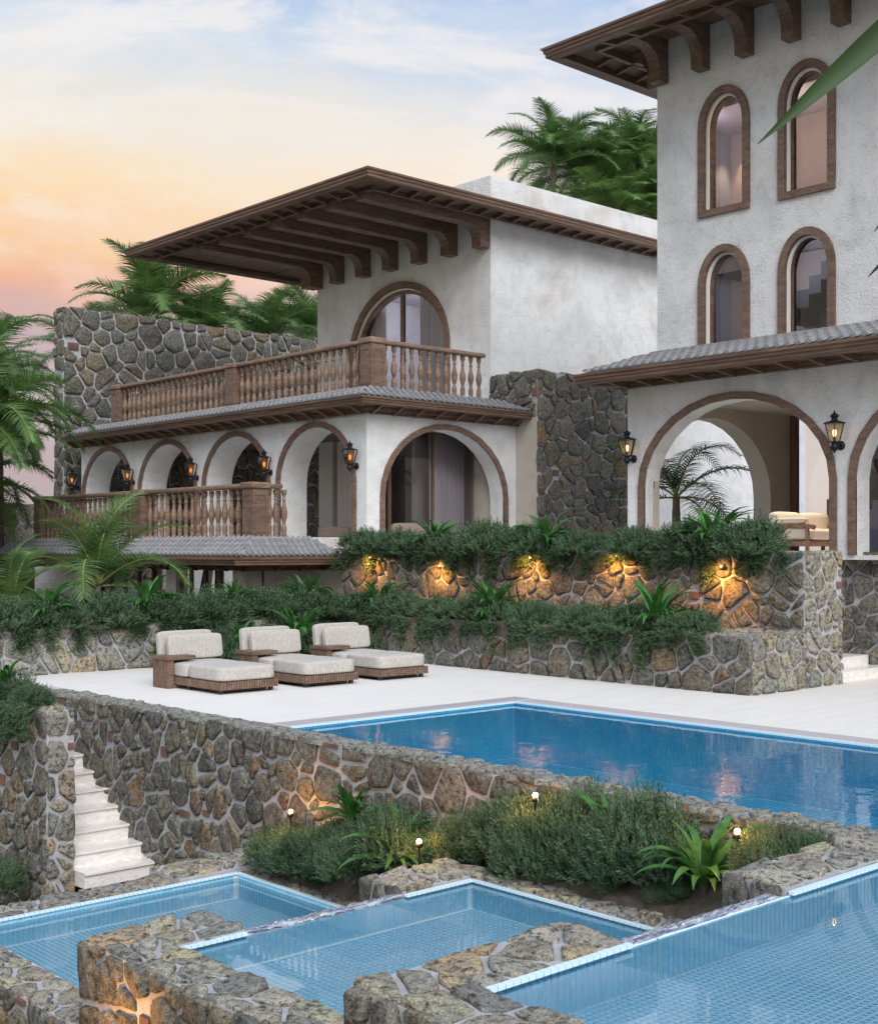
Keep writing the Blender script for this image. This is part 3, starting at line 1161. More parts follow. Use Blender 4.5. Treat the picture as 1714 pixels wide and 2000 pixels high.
def bed_z(x, y):
    zz = -0.42 - max(0, y - 5.2) * 0.115 if y < 8.5 else -0.80 - (y - 8.5) * 0.19
    return zz + (x - 8.3) * 0.25 + (-0.1 if x < 8.3 and y < 8.5 else 0)


def soil_z(x, y):
    # the soil banks up from the pool rim to the level of the bed
    x0 = 8.33 if y < 8.46 else 8.5
    k = min(1.0, max(0.0, (x - x0) / 0.26))
    rim = -0.70 if y < 8.46 else -1.50
    return rim + (bed_z(x, y) - rim) * k if bed_z(x, y) > rim else bed_z(x, y)


for i in range(len(ys)):
    for x in xs:
        x0 = 8.33 if ys[i] < 8.46 else 8.5
        if x < 0:
            b.v.append((x0, ys[i], -2.2))
            continue
        f = x
        x = x0 * (1 - f) + 9.02 * f
        b.v.append((x, ys[i], soil_z(x, ys[i]) + rg.uniform(-0.025, 0.025)))
n = len(xs)
for i in range(len(ys) - 1):
    for k in range(n - 1):
        b.f.append((i * n + k, i * n + k + 1, (i + 1) * n + k + 1, (i + 1) * n + k))
structure('planting_soil', b, 'soil', True)

# ================================================================== building helpers
BRK = {}


def bracket_mesh(L, hb, drop, wd, foot, mat):
    """beam along +x of length L ending at the wall (x = L) in a curved leg; y centred; top at z = 0"""
    key = (L, hb, drop, wd, foot, mat)
    if key not in BRK:
        poly = [(0, 0), (L, 0), (L, -drop), (L - foot, -drop), (L - foot, -drop + 0.18)]
        r = min(drop - hb - 0.18, L - foot - 0.1)
        cx, cz = L - foot - r, -hb - r
        for k in range(0, 9):
            a = (PI / 2) * k / 8
            poly.append((cx + r * math.cos(a), cz + r * math.sin(a)))
        poly.append((0, -hb))
        b_ = MB()
        b_.prism(poly, lambda u, q, k: (u, -wd / 2 + wd * k, q))
        BRK[key] = b_.mesh('bracket', mat)
    return BRK[key]


def eave(parent, path, zt, fh, inset, zi, mats, step=0.62, flip=1, rafters=True, rw=0.07):
    """stepped fascia along a polyline of outer corners with a sloping boxed soffit and small rafters.
    path: list of (outer xy, inner xy); zt fascia top, zi underside at the inner line"""
    for i in range(len(path) - 1):
        (o0, i0), (o1, i1) = path[i], path[i + 1]
        o0, o1, i0, i1 = (Vector((*p, 0)) for p in (o0, o1, i0, i1))
        d = (o1 - o0).normalized()
        mat = mats[i % len(mats)]
        L0 = (i0 - o0)
        L1 = (i1 - o1)

        def at(k, f, z):
            p = (o0 + L0 * f) if k == 0 else (o1 + L1 * f)
            return (p.x, p.y, z)
        # mouldings: top lip, board, lower bead
        prof = [(-0.07, zt), (-0.07, zt - fh * 0.22), (-0.03, zt - fh * 0.30), (-0.03, zt - fh * 0.55), (0.0, zt - fh * 0.62), (0.0, zt - fh * 0.88), (0.03, zt - fh), (0.30, zt - fh + 0.01), (0.30, zt)]
        w0 = max((i0 - o0).length, 0.01)
        b_ = MB()
        v = []
        for k in (0, 1):
            for (off, z) in prof:
                v.append(at(k, off / w0 * 1.0, z))
        n_ = len(prof)
        b_.add(v, [(j, (j + 1) % n_, n_ + (j + 1) % n_, n_ + j) for j in range(n_)] + [tuple(range(n_)), tuple(range(n_, 2 * n_))[::-1]])
        part('fascia', b_, mat, parent)
        # soffit board and inner beam
        b_ = MB()
        b_.quad(at(0, 0.05, zt - fh * 0.5), at(1, 0.05, zt - fh * 0.5), at(1, 1, zi + 0.10), at(0, 1, zi + 0.10))
        part('soffit', b_, mat, parent)
        b_ = MB()
        v = []
        for k in (0, 1):
            for (f, z) in ((0.9, zi), (0.9, zi + 0.13), (1.04, zi + 0.13), (1.04, zi)):
                v.append(at(k, f, z))
        b_.add(v, [(0, 1, 5, 4), (1, 2, 6, 5), (2, 3, 7, 6), (3, 0, 4, 7), (0, 1, 2, 3), (4, 5, 6, 7)])
        part('inner_beam', b_, mat, parent)
        if rafters:
            L = (o1 - o0).length
            n_ = max(1, int(L / step))
            for j in range(n_ + 1):
                s_ = min(max(L * j / n_, 0.06), L - 0.06)
                a = o0 + d * s_
                din = L0 - d * L0.dot(d)
                # keep clear of the mitred corner
                if s_ < L0.dot(d) * 0.98 or s_ > L + L1.dot(d) * 0.98:
                    continue
                e0 = a + din * 0.08
                e1 = a + din * 0.92
                b_ = MB()
                za, zb = zt - fh * 0.62, zi + 0.09
                hw = d * (rw / 2)
                vs = []
                for (p, zz, dz) in ((e0, za, 0.05), ((e0 + e1) / 2, (za + zb) / 2 - 0.02, 0.07), (e1, zb, 0.11)):
                    for sgn in (-1, 1):
                        q = p + hw * sgn
                        vs.append((q.x, q.y, zz + 0.06))
                        vs.append((q.x, q.y, zz - dz))
                fs = []
                for k in range(2):
                    o_ = k * 4
                    fs += [(o_, o_ + 1, o_ + 5, o_ + 4), (o_ + 2, o_ + 3, o_ + 7, o_ + 6), (o_ + 1, o_ + 3, o_ + 7, o_ + 5)]
                b_.add(vs, fs)
                part('rafter', b_, mat, parent)


def tile_rib(L, courses, r, rise):
    """one column of barrel tiles running down +x by L, dropping by rise; built as overlapping courses"""
    b_ = MB()
    n_ = 5
    for c_ in range(courses):
        x0, x1 = L * c_ / courses, L * (c_ + 1) / courses + 0.03
        z0, z1 = -rise * x0 / L, -rise * min(x1, L) / L
        lift = 0.022
        for (xx, zz, lf, rr) in ((x0, z0, 0.0, r * 0.9), (x1, z1, lift, r)):
            for k in range(n_ + 1):
                a = PI * k / n_
                b_.v.append((xx, rr * math.cos(a), zz + lf + rr * 0.72 * math.sin(a)))
        o = len(b_.v) - 2 * (n_ + 1)
        for k in range(n_):
            b_.f.append((o + k, o + k + 1, o + n_ + 1 + k + 1, o + n_ + 1 + k))
        b_.f.append(tuple(o + n_ + 1 + k for k in range(n_ + 1)))
    return b_


def tile_skirt(parent, side, top0, top1, zt, eave_line, zb, u0, u1, pitch, courses, cut0=0.0, cut1=0.0):
    """sloping tiled skirt. side 'x': falls towards -X, ribs spread along Y from u0 to u1 at the eave.
    top line at top0 (x or y), eave at eave_line; cut0 / cut1: how far the top line is shorter at each end (hips)"""
    fall = top0 - eave_line
    rise = zt - zb
    b_ = MB()
    if side == 'x':
        b_.quad((eave_line, u0, zb), (eave_line, u1, zb), (top0, u1 - cut1, zt), (top0, u0 + cut0, zt))
    else:
        b_.quad((u0, eave_line, zb), (u1, eave_line, zb), (u1 - cut1, top0, zt), (u0 + cut0, top0, zt))
    sk = part('tile_bed', b_, 'roof_tile', parent)
    n_ = int((u1 - u0) / pitch)
    cache = {}
    for i in range(n_):
        u = u0 + (i + 0.5) * pitch
        f = 1.0
        if cut0 > 0 and u - u0 < cut0:
            f = (u - u0) / cut0
        if cut1 > 0 and u1 - u < cut1:
            f = min(f, (u1 - u) / cut1)
        f = max(0.08, round(f * 12) / 12)
        if f not in cache:
            cache[f] = tile_rib(fall * f, max(1, round(courses * f)), pitch * 0.36, rise * f).mesh('tile_row', 'roof_tile', False)
        px = eave_line + fall * f
        zz = zb + rise * f + 0.004
        if side == 'x':
            link('tile_row', cache[f], parent, (px, u, zz), (0, 0, PI))
        else:
            link('tile_row', cache[f], parent, (u, px, zz), (0, 0, -PI / 2))
    return sk


BAL_PROF = [(0.052, 0.0), (0.055, 0.05), (0.048, 0.08), (0.055, 0.12), (0.056, 0.2), (0.042, 0.27), (0.028, 0.30), (0.042, 0.32), (0.042, 0.345), (0.05, 0.37),
            (0.066, 0.44), (0.070, 0.50), (0.062, 0.57), (0.043, 0.66), (0.031, 0.74), (0.030, 0.765), (0.042, 0.78), (0.042, 0.80), (0.030, 0.815), (0.034, 0.86),
            (0.046, 0.90), (0.052, 0.915), (0.056, 0.95), (0.054, 1.0)]


def balustrade(name, label, group, corner, xline_end, posts, yline_end, z0, ht, extra=None, gap=0.30):
    """corner post at (cx, cy); runs along +Y to xline_end and along +X to yline_end"""
    t_ = thing(name, label, 'balustrade', group, (corner[0], corner[1], z0))
    cx, cy = corner
    hp = ht
    bal = MB().lathe([(r * 1.12, h * (ht - 0.13)) for r, h in BAL_PROF], (0, 0, 0), 10).mesh('baluster', 'wood_rail', True)

    def post(x, y, s_=0.42, sy=0.42):
        b_ = MB()
        b_.box(x, x + s_, y, y + sy, 0.0, hp - 0.13)
        # raised frames on the two seen faces
        for (f0, f1, q0, q1) in ((0.06, 0.09, 0.10, hp - 0.25), (s_ - 0.09, s_ - 0.06, 0.10, hp - 0.25)):
            b_.box(x - 0.012, x, y + f0, y + f1, q0, q1)
            b_.box(x + f0, x + f1, y - 0.012, y, q0, q1)
        for zz in (0.10, hp - 0.28):
            b_.box(x - 0.0115, x + 0.001, y + 0.09, y + sy - 0.09, zz, zz + 0.03)
            b_.box(x + 0.09, x + s_ - 0.09, y - 0.0115, y + 0.001, zz, zz + 0.03)
        o = part('post', b_, 'wood_trim', t_)
        o2 = part('post_cap', MB().box(x - 0.035, x + s_ + 0.035, y - 0.035, y + sy + 0.035, hp - 0.129, hp + 0.012), None, o)
        o2.data = bevelled(MB().box(x - 0.035, x + s_ + 0.035, y - 0.035, y + sy + 0.035, hp - 0.129, hp + 0.012), 'post_cap', 'wood_rail', 0.025)
    post(0, 0)
    ys_ = [p - cy for p in posts]
    for yy in ys_:
        post(0, yy)
    ends = [0.42] + [v for yy in ys_ for v in (yy, yy + 0.42)]
    for k in range(0, len(ends) - 1, 2):
        a, c_ = ends[k], ends[k + 1]
        me = bevelled(MB().box(0.06, 0.30, a, c_, hp - 0.115, hp - 0.005), 'handrail', 'wood_rail', 0.035)
        link('handrail', me, t_)
        n_ = int((c_ - a) / gap)
        for i in range(n_):
            link('baluster', bal, t_, (0.18, a + (i + 0.5) * (c_ - a) / n_, 0), (0, 0, rnd.uniform(0, 6)))
    # run along +X
    L = yline_end - cx
    me = bevelled(MB().box(0.42, L, 0.06, 0.30, hp - 0.115, hp - 0.005), 'handrail', 'wood_rail', 0.035)
    link('handrail', me, t_)
    xs_ = extra if extra else []
    if not xs_:
        n_ = int((L - 0.42) / gap)
        xs_ = [0.42 + (i + 0.5) * (L - 0.42) / n_ for i in range(n_)]
    for x in xs_:
        link('baluster', bal, t_, (x, 0.18, 0), (0, 0, rnd.uniform(0, 6)))
    return t_


# ================================================================== main house
mh = thing('main_house', 'two storey white plastered house with arcade, balcony and wide dark timber roof', 'house')
AX, AY = 19.5, 23.96
# arcade wall facing -X
ops = [(25.985 + 3.545 * k, 1.50, 3.88, 1.33, 2.1) for k in range(4)]
b = MB()
arch_wall(b, FX(AX), AY + 0.502, 38.35, 2.0, 5.46, ops, 0.85, 14)
part('arcade_wall', b, 'stucco', mh)
for op in ops:
    b = MB()
    arch_trim(b, FX(AX), op, 0.15, -0.045, 0.03, 14)
    part('arch_trim', b, 'wood_trim', mh)
# right bay wall facing -Y
opb = (22.07, 2.03, 3.45, 1.72, 2.1)
b = MB()
arch_wall(b, FY(AY), AX, 24.56, 2.0, 5.46, [opb], 0.50, 16)
part('bay_wall', b, 'stucco', mh)
b = MB()
arch_trim(b, FY(AY), opb, 0.14, -0.045, 0.03, 16)
part('arch_trim', b, 'wood_trim', mh)
# end and back walls, floor and ceiling of the lower storey
b = MB()
b.box(24.2, 24.55, AY + 0.60, 38.3, 2.0, 5.44)
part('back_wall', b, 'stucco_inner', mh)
b = MB()
b.box(AX + 0.85, 24.2, AY + 0.60, 38.3, 5.2, 5.4)
part('ceiling', b, 'wood_y', mh)
bw = thing('inner_stone_wall', 'dark rubble wall inside the arcade seen through the arches', 'wall')
b = MB()
b.box(22.6, 23.0, 29.7, 38.2, 2.0, 5.2)
part('wall_core', b, 'mortar', bw)
rubble(bw, (22.6, 29.7, 2.2), PY, PZ, NX, 8.4, 3.0, 0.2, 0.4, 0.06, 0.07, 61, 'stone', ragged=0.0, bricks=0)
# beige wall pieces, glass and curtains behind the arches
b = MB()
b.box(22.4, 22.9, 29.05, 29.68, 2.08, 5.2)
part('inner_pier', b, 'stucco_smooth', mh)
b = MB()
b.box(22.7, 24.2, 25.9, 26.0, 2.08, 5.2)
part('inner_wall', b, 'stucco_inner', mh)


def curtain(parent, p0, p1, z0, z1, mat, folds, amp=0.05):
    p0, p1 = Vector(p0), Vector(p1)
    d = p1 - p0
    nrm = Vector((-d.y, d.x)).normalized()
    n_ = folds * 6
    b_ = MB()
    for i in range(n_ + 1):
        s_ = i / n_
        w_ = math.sin(s_ * folds * 2 * PI) * amp + math.sin(s_ * folds * 2 * PI * 0.37 + 1) * amp * 0.4
        p = p0 + d * s_ + nrm * w_
        b_.v += [(p.x, p.y, z0), (p.x, p.y, z1)]
    for i in range(n_):
        b_.f.append((2 * i, 2 * i + 2, 2 * i + 3, 2 * i + 1))
    c_ = part('curtain', b_, mat, parent, True)
    return c_


curtain(mh, (22.85, 25.45), (24.05, 25.45), 2.1, 5.2, 'curtain_taupe', 7)
curtain(mh, (22.5, 27.2), (22.5, 28.95), 2.1, 5.2, 'curtain_taupe', 8)
b = MB()
b.quad((21.2, 25.1, 2.1), (24.1, 25.1, 2.1), (24.1, 25.1, 5.2), (21.2, 25.1, 5.2))
gf = MB()
for x in (21.13, 22.6):
    gf.box(x, x + 0.07, 25.07, 25.13, 2.1, 5.2)
gf = part('glass_door_frame', gf, 'wood_z', mh)
part('pane', b, 'glass', gf)

# upper storey
UX, UY = 24.6, 24.95
opu = (28.78, 2.03, 7.95, 1.80, 6.2)
b = MB()
arch_wall(b, FX(UX), UY, 32.66, 5.9, 12.25, [opu], 0.35, 18)
part('upper_wall', b, 'stucco', mh)
b = MB()
b.box(UX + 0.35, 40.0, UY, UY + 0.3, 2.0, 12.25)
part('side_wall', b, 'stucco', mh)
b = MB()
b.box(UX + 0.35, 40.0, 32.4, 32.66, 2.0, 12.2)
part('side_wall', b, 'stucco', mh)
b = MB()
b.box(UX + 0.36, 39.9, UY + 0.31, 32.39, 12.0, 12.1)
part('roof_deck', b, 'stucco_smooth', mh)
# arched balcony window
wn = MB()
arch_trim(wn, FX(UX), opu, 0.20, -0.06, 0.04, 18)
wn = part('window', wn, 'wood_trim', mh)
b = MB()
arch_trim(b, FX(UX), (28.78, 2.03, 7.95, 1.80, 6.2), 0.14, 0.10, 0.28, 18, inner_off=0.14)
part('frame', b, 'wood_trim', wn)
b = MB()
arch_trim(b, FX(UX), (28.78, 2.03, 7.95, 1.80, 6.2), 0.035, 0.05, 0.10, 18, inner_off=0.035)
part('light_strip', b, 'strip_white', wn)
b = MB()
b.box(UX + 0.15, UX + 0.25, 28.73, 28.86, 6.2, 9.62)
part('mullion', b, 'wood_trim', wn)
b = MB()
arch_fill(b, FX(UX), (28.78, 1.98, 7.95, 1.76, 6.2), 0.2, 18)
part('pane', b, 'glass', wn)
curtain(mh, (25.15, 26.3), (25.15, 28.45), 6.1, 10.0, 'curtain', 10)
curtain(mh, (25.15, 29.95), (25.15, 31.4), 6.1, 10.0, 'curtain', 7)
b = MB()
b.box(29.0, 29.2, UY + 0.4, 32.3, 6.0, 10.2)
part('room_wall', b, 'room_blue', mh)
b = MB()
b.box(28.0, 29.0, 27.4, 28.4, 6.0, 10.2)
part('room_wall', b, 'room_wall', mh)
b = MB()
b.box(UX + 0.4, 29.2, UY + 0.4, 32.3, 10.2, 10.4)
part('room_ceiling', b, 'room_ceiling', mh)
b = MB()
b.box(AX + 0.2, 24.5, AY + 0.2, 38.2, 5.465, 5.95)
part('balcony_floor', b, 'stucco_smooth', mh)

# wide timber roof
ro = MB()
ro.box(19.72, 24.58, 24.2, 35.6, 11.16, 11.3)
ro = part('roof', ro, 'wood_y', mh)
eave(ro, [((19.61, 35.71), (20.30, 35.0)), ((19.61, 24.05), (20.30, 24.72)), ((33.0, 24.05), (33.0, 24.72))][0:3], 11.31, 0.24, 0.7, 11.0, ['wood_y', 'wood_x'], 0.6)
eave(ro, [((33.0, 35.71), (33.0, 35.0)), ((19.61, 35.71), (20.30, 35.0))], 11.31, 0.24, 0.7, 11.0, ['wood_x'], 0.6)
b = MB()
b.quad((20.3, 24.72, 11.12), (33, 24.72, 11.12), (33, 24.96, 11.12), (20.3, 24.96, 11.12))
b.box(24.58, 33, 24.2, 24.93, 11.14, 11.29)
b.box(24.58, 33, 32.68, 35.6, 11.14, 11.29)
part('soffit', b, 'wood_x', ro)
for yy in (25.16, 26.42, 27.68, 28.94, 30.20, 31.46):
    link('bracket', bracket_mesh(4.3, 0.30, 0.86, 0.34, 0.34, 'wood_trim'), ro, (20.3, yy, 11.155))
link('bracket', bracket_mesh(4.3, 0.30, 0.86, 0.5, 0.5, 'wood_trim'), ro, (20.3, 32.62, 11.155))

# tiled skirt over the arcade
sk = MB()
sk.box(19.3, 24.5, 23.7, 38.3, 5.47, 5.6)
sk = part('skirt_roof', sk, 'wood_y', mh)
eave(sk, [((18.90, 38.55), (19.42, 38.55)), ((18.90, 23.38), (19.42, 23.90)), ((24.95, 23.38), (24.95, 23.90))], 5.74, 0.18, 0.5, 5.40, ['wood_y', 'wood_x'], 0.62)
tile_skirt(sk, 'x', 19.40, 0, 6.00, 18.93, 5.76, 23.42, 38.3, 0.20, 3, cut0=0.42, cut1=0.25)
tile_skirt(sk, 'y', 23.72, 0, 6.00, 23.42, 5.76, 18.93, 24.62, 0.20, 3, cut0=0.42, cut1=0.9)
b = MB()
b.box(19.40, 24.3, 23.70, 23.80, 5.75, 6.0)
b.box(19.40, 19.5, 23.80, 37.9, 5.75, 6.0)
part('kerb', b, 'wood_y', sk)

# lower balcony over the ground floor
lo = MB()
lo.box(16.25, 19.5, 23.95, 39.0, 2.2, 2.455)
lo.box(17.2, 20.0, 23.75, 24.0, 1.95, 2.08)
lo = part('lower_balcony', lo, 'stucco_smooth', mh)
eave(lo, [((15.50, 39.5), (16.2, 39.5)), ((15.50, 23.50), (16.2, 24.0)), ((19.6, 23.50), (19.6, 24.0))], 1.99, 0.17, 0.5, 1.70, ['wood_y', 'wood_x'], 0.62)
tile_skirt(lo, 'x', 16.25, 0, 2.45, 15.72, 2.03, 23.58, 39.4, 0.20, 4, cut0=0.38)
tile_skirt(lo, 'y', 23.96, 0, 2.45, 23.58, 2.03, 15.72, 18.65, 0.155, 4, cut0=0.53, cut1=0.85)
b = MB()
b.box(15.66, 18.5, 23.56, 39.4, 1.93, 2.02)
b.box(15.60, 19.6, 23.52, 23.75, 1.90, 1.995)
part('eave_board', b, 'wood_y', lo)
# ground floor under it
for (x1, y0, y1) in ((17.36, 25.2, 25.72), (17.3, 28.25, 28.7), (17.3, 33.2, 33.8)):
    part('column', MB().box(16.9, x1, y0, y1, 0.0, 1.95), 'stucco', mh)
b = MB()
b.box(17.42, 22.0, 25.25, 25.45, 0.0, 1.95)
part('ground_floor_wall', b, 'stucco', mh)
b = MB()
b.box(17.36, 17.42, 25.2, 25.45, 0.0, 1.95)
part('door_post', b, 'wood_z', mh)
gd = MB()
for yy in (25.74, 26.4, 27.05, 27.7, 28.17):
    gd.box(17.0, 17.08, yy, yy + 0.09, 0, 1.95)
gd = part('glass_door_frame', gd, 'wood_z', mh)
b = MB()
b.quad((17.04, 25.7, 0), (17.04, 28.3, 0), (17.04, 28.3, 1.95), (17.04, 25.7, 1.95))
part('pane', b, 'glass', gd)
gd = MB()
for k in range(7):
    gd.box(17.4, 17.48, 28.7 + k * 0.75, 28.8 + k * 0.75, 0, 1.95)
gd = part('glass_door_frame', gd, 'wood_z', mh)
b = MB()
b.quad((17.44, 28.7, 0), (17.44, 33.3, 0), (17.44, 33.3, 1.95), (17.44, 28.7, 1.95))
part('pane', b, 'glass', gd)
gs = thing('ground_floor_stone_wall', 'rubble wall inside the ground floor behind the dark framed glass doors', 'wall')
b = MB()
b.box(19.3, 19.6, 25.4, 38, 0, 1.95)
part('wall_core', b, 'mortar', gs)
rubble(gs, (19.3, 25.5, 0.4), PY, PZ, NX, 8.0, 1.55, 0.2, 0.36, 0.05, 0.06, 62)

balustrade('balustrade', 'upper wooden balustrade on the balcony in front of the big arched window', 'wooden balustrades',
           (19.45, 23.72), 0, [29.55, 35.9], 23.28, 6.0, 1.19, gap=0.275)
balustrade('balustrade', 'lower wooden balustrade in front of the arcade, its handrail broken off at the right', 'wooden balustrades',
           (16.30, 24.0), 0, [28.9, 34.5], 17.16, 2.46, 1.20, extra=[0.56, 0.74, 0.965], gap=0.27)

# ================================================================== tower
tw = thing('tower', 'tall white plastered tower with arched windows and bracketed timber roof', 'tower')
TX, TY = 21.56, 16.94
tops = [(15.275 - 1.86 * k, 0.455, 10.62, 0.62, 8.98) for k in range(2)]
lows = [(15.275 - 1.86 * k, 0.455, 7.47, 0.62, 6.05) for k in range(2)]
b = MB()
arch_wall(b, FX(TX), 4.0, TY, 8.6, 13.2, tops, 0.32, 14)
arch_wall(b, FX(TX), 4.0, TY, 5.3, 8.6, lows, 0.32, 14)
b.box(TX + 0.32, 30.0, TY - 0.3, TY, 5.3, 13.2)
b.box(TX + 0.32, 30.0, 4.0, 4.3, 2.0, 13.2)
part('tower_wall', b, 'stucco', tw)
for op in tops + lows:
    wn = MB()
    arch_trim(wn, FX(TX), op, 0.15, -0.06, 0.03, 14)
    arch_trim(wn, FX(TX), op, 0.16, -0.035, 0.02, 14, inner_off=0.006)
    wn.box(TX - 0.06, TX + 0.2, op[0] - op[1] - 0.148, op[0] + op[1] + 0.148, op[4] - 0.13, op[4])
    wn = part('window', wn, 'wood_trim', tw)
    b = MB()
    arch_trim(b, FX(TX), op, 0.045, 0.14, 0.30, 14, inner_off=0.04)
    part('frame', b, 'wood_trim', wn)
    b = MB()
    arch_trim(b, FX(TX), op, 0.04, 0.045, 0.10, 14, inner_off=0.04)
    part('light_strip', b, 'strip_white', wn)
    b = MB()
    arch_fill(b, FX(TX), (op[0], op[1] - 0.02, op[2], op[3] - 0.02, op[4]), 0.22, 14)
    part('pane', b, 'glass', wn)
b = MB()
b.box(23.6, 23.8, 4.4, TY - 0.35, 8.5, 11.2)
b.box(23.6, 23.8, 4.4, TY - 0.35, 5.4, 8.3)
part('room_wall', b, 'room_wall', tw)
b = MB()
b.box(TX + 0.4, 25.0, 4.4, TY - 0.35, 11.12, 11.3)
b.box(TX + 0.4, 25.0, 4.4, TY - 0.35, 8.32, 8.48)
part('room_ceiling', b, 'room_ceiling', tw)
b = MB()
b.box(TX + 0.35, 25.0, TY - 0.4, TY - 0.31, 5.4, 11.2)
part('partition', b, 'room_blue', tw)
sr = thing('indoor_stair', 'dark stepped stair seen through the lower right tower window', 'stairs')
part('landing', MB().box(22.6, 23.5, 15.3, 16.3, 7.93, 8.25), 'stair_dark', sr)
for k in range(5):
    b = MB()
    b.box(22.7, 23.5, 14.62 - 0.27 * (k + 1), 14.62 - 0.27 * k, 6.72 + 0.25 * k, 7.08 + 0.25 * k)
    part('step', b, 'stair_dark', sr)

# loggia below
LX = 20.6
lops = [(14.43 - 4.66 * k, 2.08, 3.42, 1.60, 2.08) for k in range(2)]
b = MB()
arch_wall(b, FX(LX), 6.0, TY, 2.0, 5.47, lops, 0.45, 14)
part('loggia_wall', b, 'stucco', tw)
for op in lops:
    b = MB()
    arch_trim(b, FX(LX), op, 0.14, -0.045, 0.03, 14)
    part('arch_trim', b, 'wood_trim', tw)
ope = (22.95, 2.08, 3.35, 1.62, 2.08)
b = MB()
arch_wall(b, FY(TY - 0.45), LX + 0.45, 26.0, 2.0, 5.3, [ope], 0.45, 14)
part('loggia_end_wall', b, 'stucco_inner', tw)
b = MB()
b.box(LX + 0.45, 26.0, 6.0, TY - 0.45, 5.2, 5.45)
part('ceiling', b, 'stucco_inner', tw)
b = MB()
b.box(25.75, 25.85, 16.28, 16.45, 2.08, 5.2)
b.box(25.75, 25.85, 12.8, 12.9, 2.08, 5.2)
lg = part('glass_door_frame', b, 'wood_z', tw)
b = MB()
b.quad((25.8, 6, 2.08), (25.8, 16.3, 2.08), (25.8, 16.3, 5.2), (25.8, 6, 5.2))
part('pane', b, 'glass', lg)
b = MB()
b.box(29.0, 29.2, 6.0, 16.4, 2.0, 5.3)
part('room_wall', b, 'room_blue', tw)
b = MB()
b.box(25.9, 29.0, 6.0, 16.6, 5.2, 5.3)
part('room_ceiling', b, 'room_ceiling', tw)
sr = thing('wooden_stair', 'brown timber stair behind the glass doors of the loggia', 'stairs')
for k in range(8):
    b = MB()
    b.box(27.2, 28.2, 16.4 - 0.3 * (k + 1), 16.4 - 0.3 * k, 2.9 + 0.22 * k, 3.35 + 0.22 * k)
    part('step', b, 'wood_y', sr)

# skirt roof over the loggia
sk = MB()
sk.box(20.4, 21.5, 6.0, 17.0, 5.48, 5.6)
sk = part('skirt_roof', sk, 'wood_y', tw)
eave(sk, [((22.2, 17.44), (22.2, 17.0)), ((19.60, 17.44), (20.56, 17.0)), ((19.60, 6.0), (20.56, 6.0))], 5.68, 0.2, 0.5, 5.43, ['wood_x', 'wood_y'], 0.62)
tile_skirt(sk, 'x', 21.55, 0, 6.26, 19.66, 5.70, 6.0, 17.4, 0.21, 6, cut1=0.45)
b = MB()
b.add([(19.66, 17.4, 5.70), (21.55, 17.4, 5.70), (21.55, 16.95, 6.26)], [(0, 1, 2)])
part('tile_bed', b, 'roof_tile', sk)

# tower roof
ro = MB()
ro.box(20.3, 30.0, 4.0, 17.95, 12.715, 12.8)
ro = part('roof', ro, 'wood_y', tw)
eave(ro, [((30.0, 18.38), (30.0, 17.62)), ((19.70, 18.38), (20.55, 17.62)), ((19.70, 4.0), (20.55, 4.0))], 12.53, 0.22, 0.7, 12.46, ['wood_x', 'wood_y'], 0.62)
b = MB()
b.quad((20.55, 4, 12.62), (21.56, 4, 12.70), (21.56, 17.62, 12.70), (20.55, 17.62, 12.62))
b.quad((21.56, 16.94, 12.70), (30, 16.94, 12.70), (30, 17.62, 12.62), (21.56, 17.62, 12.62))
part('soffit', b, 'wood_y', ro)
brm = bracket_mesh(1.0, 0.22, 0.88, 0.27, 0.27, 'wood_trim')
for k in range(11):
    link('bracket', brm, ro, (20.56, 16.79 - 1.04 * k, 12.68))
for k in range(3):
    o = link('bracket', bracket_mesh(0.72, 0.22, 0.88, 0.27, 0.27, 'wood_trim'), ro, (21.70 + 1.04 * k, 17.66, 12.68), (0, 0, -PI / 2))


# ================================================================== wall lanterns
LANT = {}


